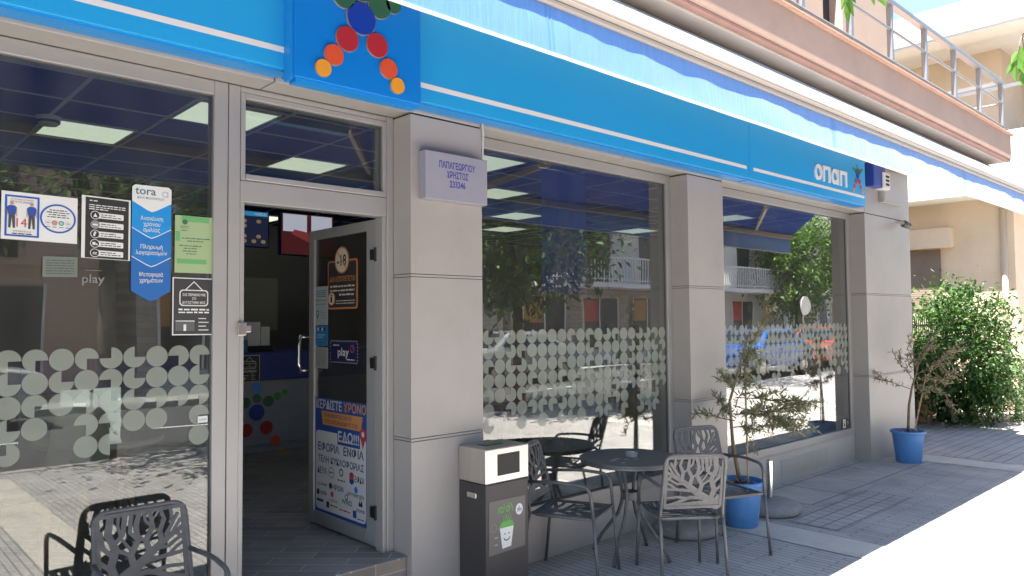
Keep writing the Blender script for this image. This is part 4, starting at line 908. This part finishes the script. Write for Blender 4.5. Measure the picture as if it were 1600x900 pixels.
ash = thing('ashtray', 'small glass ashtray standing on the round metal table', 'ashtray', (4.06, 3.20, .664))
b = MB(); b.lathe([(0, 0), (.036, 0), (.042, .006), (.044, .034), (.038, .034), (.034, .010), (0, .008)], (4.06, 3.20, .6645), 24); b.build('bowl', pm('ashtray_glass', (.35, .36, .36), .12, spec=.8), ash, autosmooth=40)
rr = random.Random(5)
b = MB()
for k in range(7):
    a = math.pi + rr.uniform(-.6, .6); r0 = rr.uniform(.02, .2); cx, cyy = tx - .02 + r0 * math.cos(a) , ty - .06 + rr.uniform(-.06, .08)
    b.add([(cx + (.022 if i % 2 else .012) * math.cos(i * 1.05 + k) * 1.6, cyy + .012 * math.sin(i * 1.05 + k), .6648 + .0002 * k) for i in range(6)], [(0, 1, 2, 3, 4, 5)])
tag(b.build('leaf_scraps', pm('pale_scrap', (.5, .5, .47), .6)), 'pale scraps scattered beside the ashtray on the table', 'scraps', kind='stuff')

wb = thing('waste_bin', 'square dark waste bin with brushed steel lid and a cup sticker beside the pillar', 'bin', (2.9, 3.32, 0))
BX0, BX1, BY0, BY1 = 2.729, 3.055, 3.171, 3.405
BINC = pm('bin_charcoal', (.055, .05, .05), .45, .1, var=.08, vscale=5, dirt=.1)
b = MB(); b.box(BX0, BX1, BY0, BY1, .03, .684); b.box(BX0 + .02, BX1 - .02, BY0 + .02, BY1 - .02, 0.001, .03); b.build('body', BINC, wb, bevel=.006)
b = MB(); b.box(BX0 - .003, BX1 + .003, BY0 - .004, BY1 + .002, .6855, .88); lid = b.build('lid', STEEL, wb, bevel=.007, bseg=3)
BF = Fr((BX0, BY0 - .0045, 0), (1, 0, 0), (0, 0, 1)); b = MB(); b.slab2(BF, [(.085, .725), (.255, .725), (.255, .845), (.085, .845)], 0, .0012); b.build('opening', BLACK, lid)
b = MB(); b.box(BX0 + .08, BX1 - .11, BY0 + .09, BY1 - .06, .8805, .8825); b.build('ash_slot', BLACK, lid); b = MB()
for k in range(5): b.box(BX0 + .09, BX1 - .12, BY0 + .102 + k * .015, BY0 + .106 + k * .015, .8826, .8845)
b.build('grate', STEEL, lid)
b = MB(); b.box(BX0 - .006, BX0 - .0005, 3.25, 3.33, .60, .63); b.build('handle', CHROME, wb, bevel=.004)
BF = Fr((BX0, BY0 - .001, 0), (1, 0, 0), (0, 0, 1)); b = MB()
b.slab2(BF, [(.018, .292), (.295, .30), (.300, .585), (.022, .59)], 0, .0015, 0)
b.text2(BF, 'καλάθι', .145, .515, .062, .002, 1, bold=.012, width=.115); b.text2(BF, 'εδώ', .155, .458, .062, .002, 1, bold=.012, width=.06)
b.poly2(BF, [(.118, .315), (.185, .32), (.205, .43), (.10, .43)], .0022, 2); b.poly2(BF, [(.096, .43), (.209, .432), (.206, .445), (.20, .448), (.195, .462), (.112, .460), (.107, .446), (.097, .444)], .0026, 1)
for u in (.138, .168): b.disc2(BF, u, .395, .0045, .003, 3, 10)
b.poly2(BF, [(.126, .372), (.134, .360), (.152, .354), (.170, .361), (.178, .374), (.174, .376), (.166, .366), (.152, .360), (.138, .365), (.130, .374)], .003, 3)
b.disc2(BF, .25, .515, .028, .0024, 2, 18, .032); b.rect2(BF, .236, .240, .50, .525, .003, 3); b.rect2(BF, .247, .251, .50, .535, .003, 3); b.rect2(BF, .262, .266, .497, .52, .003, 3); b.rect2(BF, .236, .262, .512, .516, .0031, 3)
b.ring2(BF, .055, .44, .022, .002, .0024, 4, 20); b.lines2(BF, .06, .085, .38, .012, .0024, 4); b.lines2(BF, .06, .085, .34, .012, .0024, 4)
b.build('sticker', [P_('sticker_taupe', (.15, .135, .125)), P_('leaf_green_print', (.12, .42, .07)), PAPER, INK, P_('pale_line_print', (.3, .29, .28))], wb)

CONC = pm('cast_stone', (.27, .265, .26), .9, var=.15, vscale=25, bump=.3, bscale=120, dirt=.2)
def parasol_base(x, y, tube, label):
    t = thing('parasol_base', label, 'parasol base', (x, y, 0), 'stone parasol bases')
    b = MB(); b.lathe([(0, 0.002), (.225, .002), (.245, .02), (.245, .05), (.225, .075), (.16, .10), (.08, .112), (0, .112)], (x, y, 0), 40); b.build('base', CONC, t, autosmooth=50)
    b = MB(); b.lathe([(0, .11), (.026, .11), (.026, .11 + tube), (.021, .11 + tube), (.021, .11 + tube - .02), (0, .11 + tube - .02)], (x, y, 0), 20); b.build('tube', CHROME, t, autosmooth=40)
parasol_base(5.80, 3.14, .31, 'round stone parasol base with a steel tube beside the blue pot')
parasol_base(4.80, 3.28, .03, 'round stone parasol base without a pole under the chairs by the second pillar')

# ------------------------------------------------------------------ plants
POT = pm('blue_plastic_pot', (.08, .24, .56), .45, var=.10, vscale=6, dirt=.35)
SOIL = pm('potting_soil', (.06, .045, .035), .95, var=.3, vscale=30, bump=.8, bscale=60)
BARK = pm('olive_bark', (.17, .12, .08), .9, var=.25, vscale=25, bump=.4, bscale=80)
OLIVE = pm('olive_leaf', (.22, .245, .13), .6, island=.45, trans=.25)
DRYL = pm('dry_olive_leaf', (.34, .26, .17), .7, island=.35, trans=.2)
def leaf_quad(b, p, d, up, L, Wd, m=0):
    d = d.normalized(); s_ = d.cross(up); s_ = s_.normalized() if s_.length > 1e-3 else d.orthogonal().normalized(); nrm = s_.cross(d)
    b.add([p, p + d * L * .5 + s_ * Wd * .5 + nrm * L * .06, p + d * L, p + d * L * .5 - s_ * Wd * .5 + nrm * L * .06], [(0, 1, 2, 3)], m)
def pot_plant(x, y, k, label, trunk, sprays, stake, seed, dry, lean=None):
    t = thing('potted_olive_tree', label, 'potted plant', (x, y, 0)); rn = random.Random(seed)
    b = MB(); b.lathe([(0, .004), (.122, .004), (.127, .012), (.160, .315), (.166, .32), (.178, .323), (.180, .344), (.175, .348), (.162, .348), (.157, .31), (0, .305)], (x, y, 0), 44); o = b.build('pot', POT, t, autosmooth=35)
    b = MB(); b.lathe([(.156, .302), (.12, .315), (.06, .325), (0, .322)], (x, y, 0), 30); b.build('soil', SOIL, t, smooth=True)
    b = MB()
    for k_ in range(22):
        a, r_ = rn.uniform(0, 6.28), rn.uniform(.03, .14); p = Vector((x + r_ * math.cos(a), y + r_ * math.sin(a), .328)); leaf_quad(b, p, Vector((rn.uniform(-1, 1), rn.uniform(-1, 1), rn.uniform(.0, .3))), Vector((0, 0, 1)), .07, .02)
    b.build('dry_leaves', DRYL, t)
    b = MB(); b.tube([Vector((x, y, 0)) + Vector(p) for p in trunk], [.017 - .012 * i / (len(trunk) - 1) for i in range(len(trunk))], 8); lv = MB()
    for (bx, by, bz), (dx, dy, dz), ln, spread, nl in sprays:
        p0 = Vector((x + bx, y + by, bz)); d0 = Vector((dx, dy, dz)).normalized()
        tw = [(p0, d0, ln)]
        for j in range(max(2, int(nl / 16))):
            s_ = rn.uniform(.15, .9); dd = (d0 + Vector((rn.gauss(0, spread), rn.gauss(0, spread), rn.gauss(0, spread * .8)))).normalized(); tw.append((p0 + d0 * ln * s_, dd, ln * rn.uniform(.3, .6)))
        for q, dd, l in tw:
            pts = [q + dd * l * i / 5 + Vector((rn.gauss(0, .008), rn.gauss(0, .008), -.05 * l * (i / 5) ** 2)) for i in range(6)]
            b.tube(pts, [.005 - .0035 * i / 5 for i in range(6)], 5)
            for i in range(int(nl / len(tw) * 1.9) + 2):
                s_ = rn.uniform(.1, 1.0); j = min(4, int(s_ * 5)); pp = pts[j].lerp(pts[j + 1], s_ * 5 - j)
                ld = (dd * .5 + Vector((rn.gauss(0, .7), rn.gauss(0, .7), rn.gauss(.1, .7)))).normalized(); leaf_quad(lv, pp, ld, Vector((rn.gauss(0, 1), rn.gauss(0, 1), 1)), rn.uniform(.04, .07), rn.uniform(.010, .016), 1 if rn.random() < dry else 0)
    b.build('trunk', BARK, t, smooth=True); lv.build('foliage', [OLIVE, DRYL], t)
    if stake:
        b = MB(); b.tube([(x + .03, y - .05, .31), (x + .05 + stake[0], y - .03 + stake[1], stake[2])], .008, 6); b.build('stake', pm('bamboo', (.36, .26, .15), .7), t)
Xd = lambda s_: (s_ * .72, -s_ * .69)      # direction that runs across the picture
def V_(ac, z): return (Xd(ac)[0], Xd(ac)[1], z)
pot_plant(5.27, 3.10, 1, 'bushy green olive tree with a bamboo stake in the blue pot behind the chairs', [(0, 0, .31), V_(-.05, .60), V_(-.07, .95), V_(.02, 1.25), V_(.10, 1.5)],
          [(V_(-.04, .80), V_(-.6, .15), .30, .5, 40), (V_(-.03, .85), V_(.9, .10), .48, .45, 190), (V_(-.04, .92), V_(.8, -.25), .52, .42, 210), (V_(-.05, .75), V_(.7, .05), .40, .5, 130), (V_(.0, .98), V_(.9, -.05), .50, .4, 150), (V_(-.02, 1.0), V_(-.35, .6), .22, .5, 50),
           (V_(.0, 1.08), V_(.25, .8), .36, .35, 90), (V_(.07, 1.3), V_(.4, .8), .36, .28, 70), (V_(-.03, .9), V_(.3, .7), .35, .5, 70), (V_(-.04, .85), (-.3, -.6, .1), .28, .5, 60), (V_(-.03, .82), (.4, .5, .2), .28, .5, 60)], (-.0, 0, 1.25), 11, .12)
pot_plant(8.83, 3.13, 1, 'sparse half dry olive tree in the blue pot at the foot of the end pillar', [(0, 0, .31), V_(.02, .62), V_(.06, .82), V_(.12, 1.0), V_(.16, 1.2)],
          [(V_(.05, .80), V_(-.6, .22), .42, .35, 45), (V_(.07, .9), V_(-.4, .6), .40, .35, 45), (V_(.1, 1.0), V_(-.15, 1.0), .42, .3, 40), (V_(.1, .95), V_(.7, .4), .5, .45, 120), (V_(.1, .9), V_(.8, .05), .5, .45, 110), (V_(.12, 1.05), V_(.5, .8), .42, .4, 80), (V_(.06, .85), V_(.7, -.2), .42, .45, 70)], None, 23, .55)
b = MB(); b.tube([(8.86, 3.08, .31), (9.05, 3.0, .95)], .007, 6); b.build('stake', MATS['bamboo'], [o for o in bpy.data.objects if o.get('label', '').startswith('sparse half dry')][0])

def blob_foliage(rn, c, rad, n, L, Wd, clumps, m=2, fill=.35, flat=.0):
    """leaf-sized faces gathered in clumps through the crown's volume"""
    b = MB(); c = Vector(c)
    cl_ = []
    for k in range(clumps):
        while True:
            v = Vector((rn.uniform(-1, 1), rn.uniform(-1, 1), rn.uniform(-1, 1)))
            if fill < v.length < 1: break
        cl_.append((c + Vector((v.x * rad[0], v.y * rad[1], v.z * rad[2])), rn.uniform(.12, .30) * min(rad)))
    for i in range(n):
        p, r_ = rn.choice(cl_); q = p + Vector((rn.gauss(0, r_), rn.gauss(0, r_), rn.gauss(0, r_ * .7)))
        out_ = (q - c).normalized(); d = (out_ * .5 + Vector((rn.gauss(0, .7), rn.gauss(0, .7), rn.gauss(-.25, .6))))
        if d.length < 1e-3: continue
        leaf_quad(b, q, d, Vector((rn.gauss(0, .6), rn.gauss(0, .6), 1)), L * rn.uniform(.7, 1.3), Wd * rn.uniform(.7, 1.3), rn.randrange(m))
    return b
LEAF_A = pm('tree_leaf', (.085, .17, .028), .5, island=.45, trans=.35); LEAF_B = pm('tree_leaf_light', (.13, .23, .035), .5, island=.35, trans=.4)
LEAF_D = pm('tree_leaf_dark', (.045, .085, .022), .5, island=.5, trans=.3); TRUNK = pm('tree_bark', (.11, .09, .07), .95, var=.3, vscale=12, bump=.6, bscale=40)
BUSH_A = pm('bush_leaf', (.032, .085, .018), .5, island=.45, trans=.3); BUSH_B = pm('bush_leaf_light', (.058, .13, .02), .5, island=.4, trans=.35); PALEL = pm('pale_shrub_leaf', (.20, .26, .15), .6, island=.35, trans=.25)
bush = thing('garden_bush', 'large dense green bush leaning over the garden fence', 'bush', (12.9, 3.9, 0)); rn = random.Random(31)
blob_foliage(rn, (12.50, 3.72, 1.02), (.92, .74, 1.0), 15000, .085, .034, 130, 2, .25).build('foliage', [BUSH_A, BUSH_B], bush)
b = MB()
for (a, c) in ((-.15, .1), (.2, -.1), (.0, .25), (-.4, .0)): b.tube([(12.9 + a * .4, 3.85 + c, 0), (12.9 + a * 1.4, 3.8 + c, .5), (12.9 + a * 2.4, 3.75 + c * 1.6, 1.2)], [.05, .035, .015], 7)
b.build('stem', TRUNK, bush, smooth=True)
sh = thing('pale_shrub', 'pale sunlit shrub at the right edge in front of the big bush', 'shrub', (12.6, 2.9, 0))
blob_foliage(rn, (13.6, 3.22, .50), (.95, .42, .55), 5000, .075, .018, 60, 2, .2).build('foliage', [PALEL, BUSH_B], sh)
b = MB(); b.tube([(13.6, 3.25, 0), (13.5, 3.2, .5)], [.02, .01]); b.tube([(13.62, 3.25, 0), (13.9, 3.2, .5)], [.02, .01]); b.build('stem', TRUNK, sh)
b = MB(); b.box(-.18, .18, -.04, .04, 0, .36); o = b.build('stone_slab', pm('stone_block', (.27, .2, .15), .9, var=.2, bump=.3), bevel=.02); o.location = (12.35, 3.72, .0); o.rotation_euler = (R(-12), R(18), R(20)); tag(o, 'leaning broken stone slab at the foot of the bush', 'stone')
b = MB(); b.box(12.18, 12.34, 4.02, 4.18, 0, .62); tag(b.build('gate_post', pm('terracotta_post', (.40, .22, .13), .85, var=.2, bump=.3), bevel=.012), 'short terracotta coloured post under the big bush', 'post')

# ------------------------------------------------------------------ garden fence and neighbouring house
GREENM = pm('fence_green', (.02, .05, .035), .5); LOWW = pm('low_wall_render', (.30, .30, .31), .9, var=.2, vscale=3, bump=.3, dirt=.6)
fe = thing('garden_fence', 'dark green railing fence on a low stained grey wall beside the end pillar', 'fence', (12, 4.3, 0))
b = MB(); b.box(9.9, 14.7, 4.3, 4.5, 0, .36); b.build('low_wall', LOWW, fe, bevel=.01)
b = MB()
for x in [9.95 + .09 * k for k in range(53)]: b.bar((x, 4.4, .36), (x, 4.4, 1.62), .035, .012, (0, 1, 0))
b.bar((9.9, 4.415, .50), (14.7, 4.415, .50), .03, .04); b.bar((9.9, 4.415, 1.45), (14.7, 4.415, 1.45), .03, .04); b.build('railing', GREENM, fe)
hg = thing('garden_hedge', 'dark hedge growing behind the garden fence', 'hedge', (11.8, 5.4, 0))
blob_foliage(rn, (11.3, 5.2, .65), (1.3, .5, .65), 4000, .09, .035, 80, 2, .1).build('foliage', [BUSH_A, LEAF_D], hg)
BEIGE = pm('beige_render', (.72, .57, .42), .9, var=.06, vscale=1.5, bump=.15, bscale=60, dirt=.12); WHITER = pm('white_render', (.74, .72, .69), .85, var=.04, vscale=1.5)
SHUT = pm('shutter_slats', (.25, .19, .15), .7, var=.08, vscale=3); CREAMR = pm('cream_soffit', (.86, .78, .68), .9, var=.04)
nb = thing('neighbour_house', 'beige rendered house with roller shutter window and white roof slabs at the right', 'house', (17, 7, 0))
b = MB(); b.box(14.8, 26, 3.46, 16, 0, 3.62); b.box(14.78, 26, 3.44, 3.459, 0, .5, 0); b.build('ground_floor', BEIGE, nb)
b = MB(); b.box(14.8, 26, 3.56, 16, 3.62, 6.2); b.box(14.6, 14.799, 9, 16, 3.62, 6.2); b.build('upper_floor', BEIGE, nb)
b = MB(); b.box(13.6, 26.5, 1.9, 16, 6.22, 6.75); b.build('roof_slab', WHITER, nb, bevel=.02)
b = MB(); b.box(13.62, 26.4, 1.92, 15.9, 6.19, 6.219); b.build('soffit', CREAMR, nb)
b = MB(); b.box(14.15, 26.2, 2.55, 16, 3.62, 3.80); b.box(14.15, 14.27, 2.55, 16, 3.801, 4.62); b.box(14.271, 26.2, 2.55, 2.67, 3.801, 4.62); b.build('terrace', WHITER, nb, bevel=.012)
b = MB(); b.box(14.775, 14.799, 4.60, 5.55, 1.72, 2.80)
for k in range(27): b.box(14.765, 14.774, 4.61, 5.54, 1.73 + k * .0397, 1.762 + k * .0397)
b.build('roller_shutter', SHUT, nb)
b = MB(); b.box(14.60, 14.799, 4.37, 5.75, 2.82, 3.17); b.build('shutter_box', BEIGE, nb, bevel=.01)
b = MB(); b.tube([(14.74, 3.60, .1), (14.74, 3.60, 3.55)], .05, 12); b.tube([(16.2, 3.40, .1), (16.2, 3.40, 6.1)], .05, 12); b.build('downpipe', pm('pipe_cream', (.5, .4, .3), .6), nb, smooth=True)
b = MB()
for k, (x, y) in enumerate(((14.3, 2.9), (14.5, 2.75), (14.35, 3.2), (14.6, 3.3), (14.9, 2.8))): b.tube([(x, y, 6.7), (x + .02 * k, y, 7.75)], .018, 6)
b.build('rebar', pm('rusty_bar', (.25, .2, .18), .8), nb)
b = MB()
for y0 in (2.9, 4.4, 5.9): b.bar((14.2, y0, 4.62), (14.2, y0, 5.35), .05, .05, (0, 1, 0))
b.bar((14.2, 2.6, 5.36), (14.2, 9, 5.36), .06, .05); b.build('terrace_rail', WHITER, nb)
b = MB()
for k in range(3): b.box(17 + k * 3, 18.2 + k * 3, 3.43, 3.455, .9, 2.3)
b.build('front_window', pm('dark_window', (.03, .035, .04), .15), nb)
fb = thing('far_building', 'pale apartment house further down the street at the right edge', 'building', (38, 8, 0))
b = MB(); b.box(30, 46, 4, 18, 0, 9); b.build('wall', WHITER, fb); b = MB()
for i in range(4):
    for j in range(3): b.box(31.5 + i * 3.6, 33 + i * 3.6, 3.97, 3.999, 1 + j * 2.9, 2.5 + j * 2.9)
b.build('window', MATS['dark_window'], fb)

# ------------------------------------------------------------------ street trees
def tree(x, y, h, c, rad, n, label, mats, seed, group='street trees', L=.12, clumps=90, limbs=7, name='street_tree'):
    rn = random.Random(seed); t = thing(name, label, 'tree', (x, y, 0), group)
    b = MB(); b.tube([(x, y, -.1), (x + .03, y, h * .5), (x, y + .02, h)], [.14, .11, .09], 10)
    for k in range(limbs):
        a = 6.283 * k / limbs + rn.uniform(-.3, .3); r_ = rn.uniform(.5, .85)
        e = Vector(c) + Vector((math.cos(a) * rad[0] * r_, math.sin(a) * rad[1] * r_, rn.uniform(-.3, .6) * rad[2])); s_ = Vector((x, y + .02, h)); mid = s_.lerp(e, .5) + Vector((rn.uniform(-.15, .15), rn.uniform(-.15, .15), rn.uniform(0, .3)))
        b.tube([s_, mid, e], [.06, .04, .012], 7)
        for j in range(2):
            e2 = e + Vector((rn.uniform(-.6, .6), rn.uniform(-.6, .6), rn.uniform(-.2, .7))); b.tube([mid, e2], [.025, .008], 5)
    b.build('trunk', TRUNK, t, smooth=True)
    blob_foliage(rn, c, rad, n, L, L * .45, clumps, len(mats), .2).build('crown', mats, t); return t
T0 = tree(2.6, -3.0, 2.4, (2.9, -2.7, 4.2), (2.2, 2.0, 1.6), 7000, 'street tree behind the viewpoint whose twigs hang into the top of the view', [LEAF_A, LEAF_D, LEAF_B], 41)
tree(9.7, -3.1, 1.8, (9.3, -3.0, 3.75), (2.2, 2.0, 1.75), 15000, 'dark leafy street tree mirrored in the middle window', [LEAF_D, LEAF_A], 42, clumps=130, L=.17)
tree(34.5, -9.9, 2.0, (34.5, -9.8, 4.1), (2.6, 2.0, 2.4), 14000, 'bright green street tree mirrored in the right window', [LEAF_B, LEAF_A], 43, clumps=130, L=.2)
tree(15.3, -3.3, 2.3, (15.3, -3.3, 5.2), (2.0, 1.8, 1.6), 5000, 'street tree at the kerb further down the road', [LEAF_A, LEAF_D], 44)
tree(-4.5, -3.2, 2.3, (-4.5, -3.2, 4.4), (2.3, 1.9, 1.7), 6000, 'street tree at the kerb left of the viewpoint', [LEAF_A, LEAF_D], 45)
# twigs of the near tree that reach into the picture: pinnate leaves on drooping stems
b = MB(); lv = MB(); rn = random.Random(8)
BIGL = pm('hanging_leaf', (.10, .22, .03), .45, island=.3, trans=.45)
def twig(p0, p1, tips):
    b.tube([p0, tuple((a + c) / 2 + (0, 0, .12)[i] for i, (a, c) in enumerate(zip(p0, p1))), p1], [.012, .008, .004], 6)
    for (tx_, ty_, tz_), nl, ln in tips:
        q = Vector(p1); e = Vector((tx_, ty_, tz_)); pts = [q, q.lerp(e, .5) + Vector((0, 0, .03)), e]; b.tube(pts, [.004, .003, .0015], 5)
        for i in range(nl):
            s_ = .25 + .75 * (i + 1) / nl; pp = q.lerp(e, s_) + Vector((0, 0, .02 * (1 - s_))); side = -1 if i % 2 else 1
            d = (e - q).normalized() * .6 + Vector((.5 * side * .7 + rn.gauss(0, .12), -.5 * side * .7 + rn.gauss(0, .12), -.65 + rn.gauss(0, .12)))
            if i == nl - 1: d = (e - q).normalized() + Vector((0, 0, -.6))
            d.normalize(); sd_ = d.cross(Vector((.7, .7, .15 * side))).normalized(); nn = sd_.cross(d); W2 = ln * .17
            prof = [(0, 0), (.18, .8), (.42, 1), (.7, .62), (.88, .25), (1, 0)]
            mid = [pp + d * ln * a + nn * (-.10 * ln * a * a) for a, _ in prof]
            lft = [mid[k] + sd_ * W2 * prof[k][1] + nn * W2 * .25 * prof[k][1] for k in range(6)]; rgt = [mid[k] - sd_ * W2 * prof[k][1] + nn * W2 * .25 * prof[k][1] for k in range(6)]
            vs = mid + lft[1:5] + rgt[1:5]
            lv.add(vs, [(0, 6, 1), (1, 6, 7, 2), (2, 7, 8, 3), (3, 8, 9, 4), (4, 9, 5), (0, 1, 10), (1, 2, 11, 10), (2, 3, 12, 11), (3, 4, 13, 12), (4, 5, 13)])
twig((2.4, -.6, 3.9), (2.95, 1.22, 3.01), [((3.02, 1.25, 2.87), 6, .085), ((3.08, 1.16, 2.91), 5, .085), ((2.86, 1.28, 2.91), 5, .075)])
twig((3.6, -.6, 3.9), (5.02, 1.10, 3.20), [((4.96, 1.12, 3.02), 5, .11), ((5.08, 1.10, 2.98), 5, .11), ((5.1, 1.0, 3.1), 4, .11)])
twig((2.6, -2.0, 4.2), (2.4, -.6, 3.9), []); twig((2.9, -2.0, 4.3), (3.6, -.6, 3.9), [])
b.build('twig', BARK, T0, smooth=True); lv.build('hanging_leaves', BIGL, T0)

# ------------------------------------------------------------------ the street behind, mirrored in the glass
STONE = brick_mat('stone_facing', (.58, .50, .43), (.44, .38, .33), (.30, .27, .24), .45, .16, .012, bump=.6, dirt=.3, axis='XZ')
PINKB = pm('pink_render', (.52, .36, .27), .9, var=.06, vscale=1, dirt=.15); GREYB = pm('grey_render', (.58, .56, .53), .9, var=.06, vscale=1, dirt=.15); DW = MATS['dark_window']
REDS = pm('shop_red', (.42, .03, .03), .5)
def opposite(x0, x1, h, m, label, gm, floors, balc):
    t = thing('opposite_building', label, 'building', ((x0 + x1) / 2, -14, 0))
    b = MB(); b.box(x0, x1, -22, -11.2, 2.85, h); b.build('wall', m, t)
    b = MB(); b.box(x0, x1, -22, -11.35, 0, 2.849); b.build('ground_floor', gm, t)
    b = MB(); n = int((x1 - x0) / 3)
    for k in range(n): 
        xa = x0 + .5 + k * 3; o = MB(); o.box(xa, xa + 2.0, -11.349, -11.30, .5, 2.4); wn = o.build('shop_window', DW, t); o = MB(); o.box(xa - .06, xa, -11.349, -11.28, .45, 2.46); o.box(xa + 2.0, xa + 2.06, -11.349, -11.28, .45, 2.46); o.box(xa + .96, xa + 1.02, -11.299, -11.28, .5, 2.4); o.box(xa - .06, xa + 2.06, -11.349, -11.28, .38, .45); o.build('frame', WHITER, wn)
        o = MB(); o.box(xa - .05, xa + 2.05, -11.349, -11.32, .0, .375); o.build('panel', WHITER, wn)
        o = MB(); o.box(xa, xa + .9, -11.299, -11.29, 1.5, 2.35); o.build('notice', REDS if k % 2 else P_('poster_amber', (.4, .2, .05)), wn)
    for f_ in range(floors):
        z = 2.9 + f_ * 2.9
        for k in range(n):
            xa = x0 + .8 + k * 3; o = MB(); o.box(xa, xa + 1.2, -11.199, -11.17, z + .1, z + 2.2); o.build('window', DW, t)
        if balc:
            o = MB(); o.box(x0 + .2, x1 - .2, -11.19, -9.9, z - .16, z); sl = o.build('balcony', WHITER, t)
            o = MB(); o.bar((x0 + .2, -9.95, z + .92), (x1 - .2, -9.95, z + .92), .06, .05); o.bar((x0 + .2, -9.95, z + .12), (x1 - .2, -9.95, z + .12), .04, .04)
            x = x0 + .25
            while x < x1 - .2: o.bar((x, -9.95, z + .0), (x, -9.95, z + .9), .035, .035, (0, 1, 0)); x += .16
            o.build('balustrade', WHITER, sl)
opposite(-14, 4.6, 9, PINKB, 'pink rendered building across the street mirrored in the left window', PINKB, 2, False)
opposite(5.4, 16.8, 6.4, GREYB, 'low grey building across the street behind the dark tree', STONE, 1, False)
opposite(17.2, 26.5, 9, GREYB, 'grey building across the street with white balustraded balconies and stone ground floor', STONE, 2, True)
opposite(27.5, 40, 9.5, WHITER, 'pale building across the street with balconies near the bright tree', GREYB, 2, True)
opposite(41, 58, 8, PINKB, 'pink building furthest along the opposite side', GREYB, 2, True)
CARW = pm('tyre_rubber', (.02, .02, .02), .8); CARG = pm('car_glass', (.02, .025, .03), .08, spec=.8)
def car(x, y, c, label, rz=0, L=3.9):
    t = thing('parked_car', label, 'car', (0, 0, 0), 'cars parked along the kerb')
    k = L / 4; prof = [(-2.0, .32), (-2.0, .72), (-1.9, .86), (-1.25, .93), (-.62, 1.36), (.75, 1.40), (1.45, .98), (1.95, .90), (2.0, .66), (2.0, .32)]
    b = MB(); Wd = .82; vs = []
    for a, z in prof: vs.append((a * k, -Wd * (1 if z < 1 else .80), z))
    for a, z in prof: vs.append((a * k, Wd * (1 if z < 1 else .80), z))
    n = len(prof); b.add(vs, [tuple(range(n - 1, -1, -1)), tuple(range(n, 2 * n))] + [(i, (i + 1) % n, n + (i + 1) % n, n + i) for i in range(n)])
    b.build('body', c, t, bevel=.05, bseg=3)
    for s_ in (-1, 1):
        o = MB(); yy = s_ * Wd * .9
        o.add([(-1.05 * k, s_ * .823, .98), (.05 * k, s_ * .815, .98), (.05 * k, s_ * .695, 1.32), (-.58 * k, s_ * .695, 1.32)], [(0, 1, 2, 3)]); o.add([(.12 * k, s_ * .815, .98), (1.2 * k, s_ * .823, 1.0), (.70 * k, s_ * .695, 1.33), (.12 * k, s_ * .695, 1.32)], [(0, 1, 2, 3)]); o.build('side_window', CARG, t)
        for xx in (-1.25, 1.25):
            o = MB(); o.tube([(xx * k, s_ * .64, .31), (xx * k, s_ * .84, .31)], .31, 20); wh = o.build('wheel', CARW, t); o = MB(); o.tube([(xx * k, s_ * .83, .31), (xx * k, s_ * .85, .31)], .19, 16); o.build('rim', STEEL, wh)
        o = MB(); o.box(-2.03 * k, -1.96 * k, s_ * .7 - .12, s_ * .7 + .12, .62, .74); o.build('headlight', CHROME, t)
    o = MB(); o.add([(-1.22 * k, -.66, .97), (-1.22 * k, .66, .97), (-.66 * k, .58, 1.35), (-.66 * k, -.58, 1.35)], [(0, 3, 2, 1)]); o.build('windscreen', CARG, t)
    t.location = (x, y, -.12); t.rotation_euler = (0, 0, rz); return t
car(9.4, -6.9, pm('car_red', (.42, .02, .02), .25, coat=.6), 'red parked car mirrored in the middle window')
car(13.9, -7.9, pm('car_silver', (.45, .46, .47), .3, .3, coat=.6), 'silver parked car mirrored in the middle window')
car(20.5, -4.2, pm('car_blue', (.03, .12, .45), .25, coat=.6), 'blue parked car mirrored in the right window')
car(25.5, -4.3, pm('car_orange_red', (.48, .07, .03), .25, coat=.6), 'orange red parked car mirrored in the far right window')
car(0.8, -7.9, pm('car_white', (.7, .7, .7), .25, coat=.6), 'white parked car across the road, mirrored in the left window')
ss = thing('street_sign', 'round white street sign on a pole across the pavement, mirrored in the right window', 'sign', (19.4, -2.0, 0))
b = MB(); b.tube([(19.4, -2.2, 0), (19.4, -2.2, 2.1)], .025, 10); b.build('pole', CHROME, ss); b = MB(); b.tube([(19.4, -2.16, 1.9), (19.4, -2.14, 1.9)], .25, 28); b.build('plate', WHITE, ss)
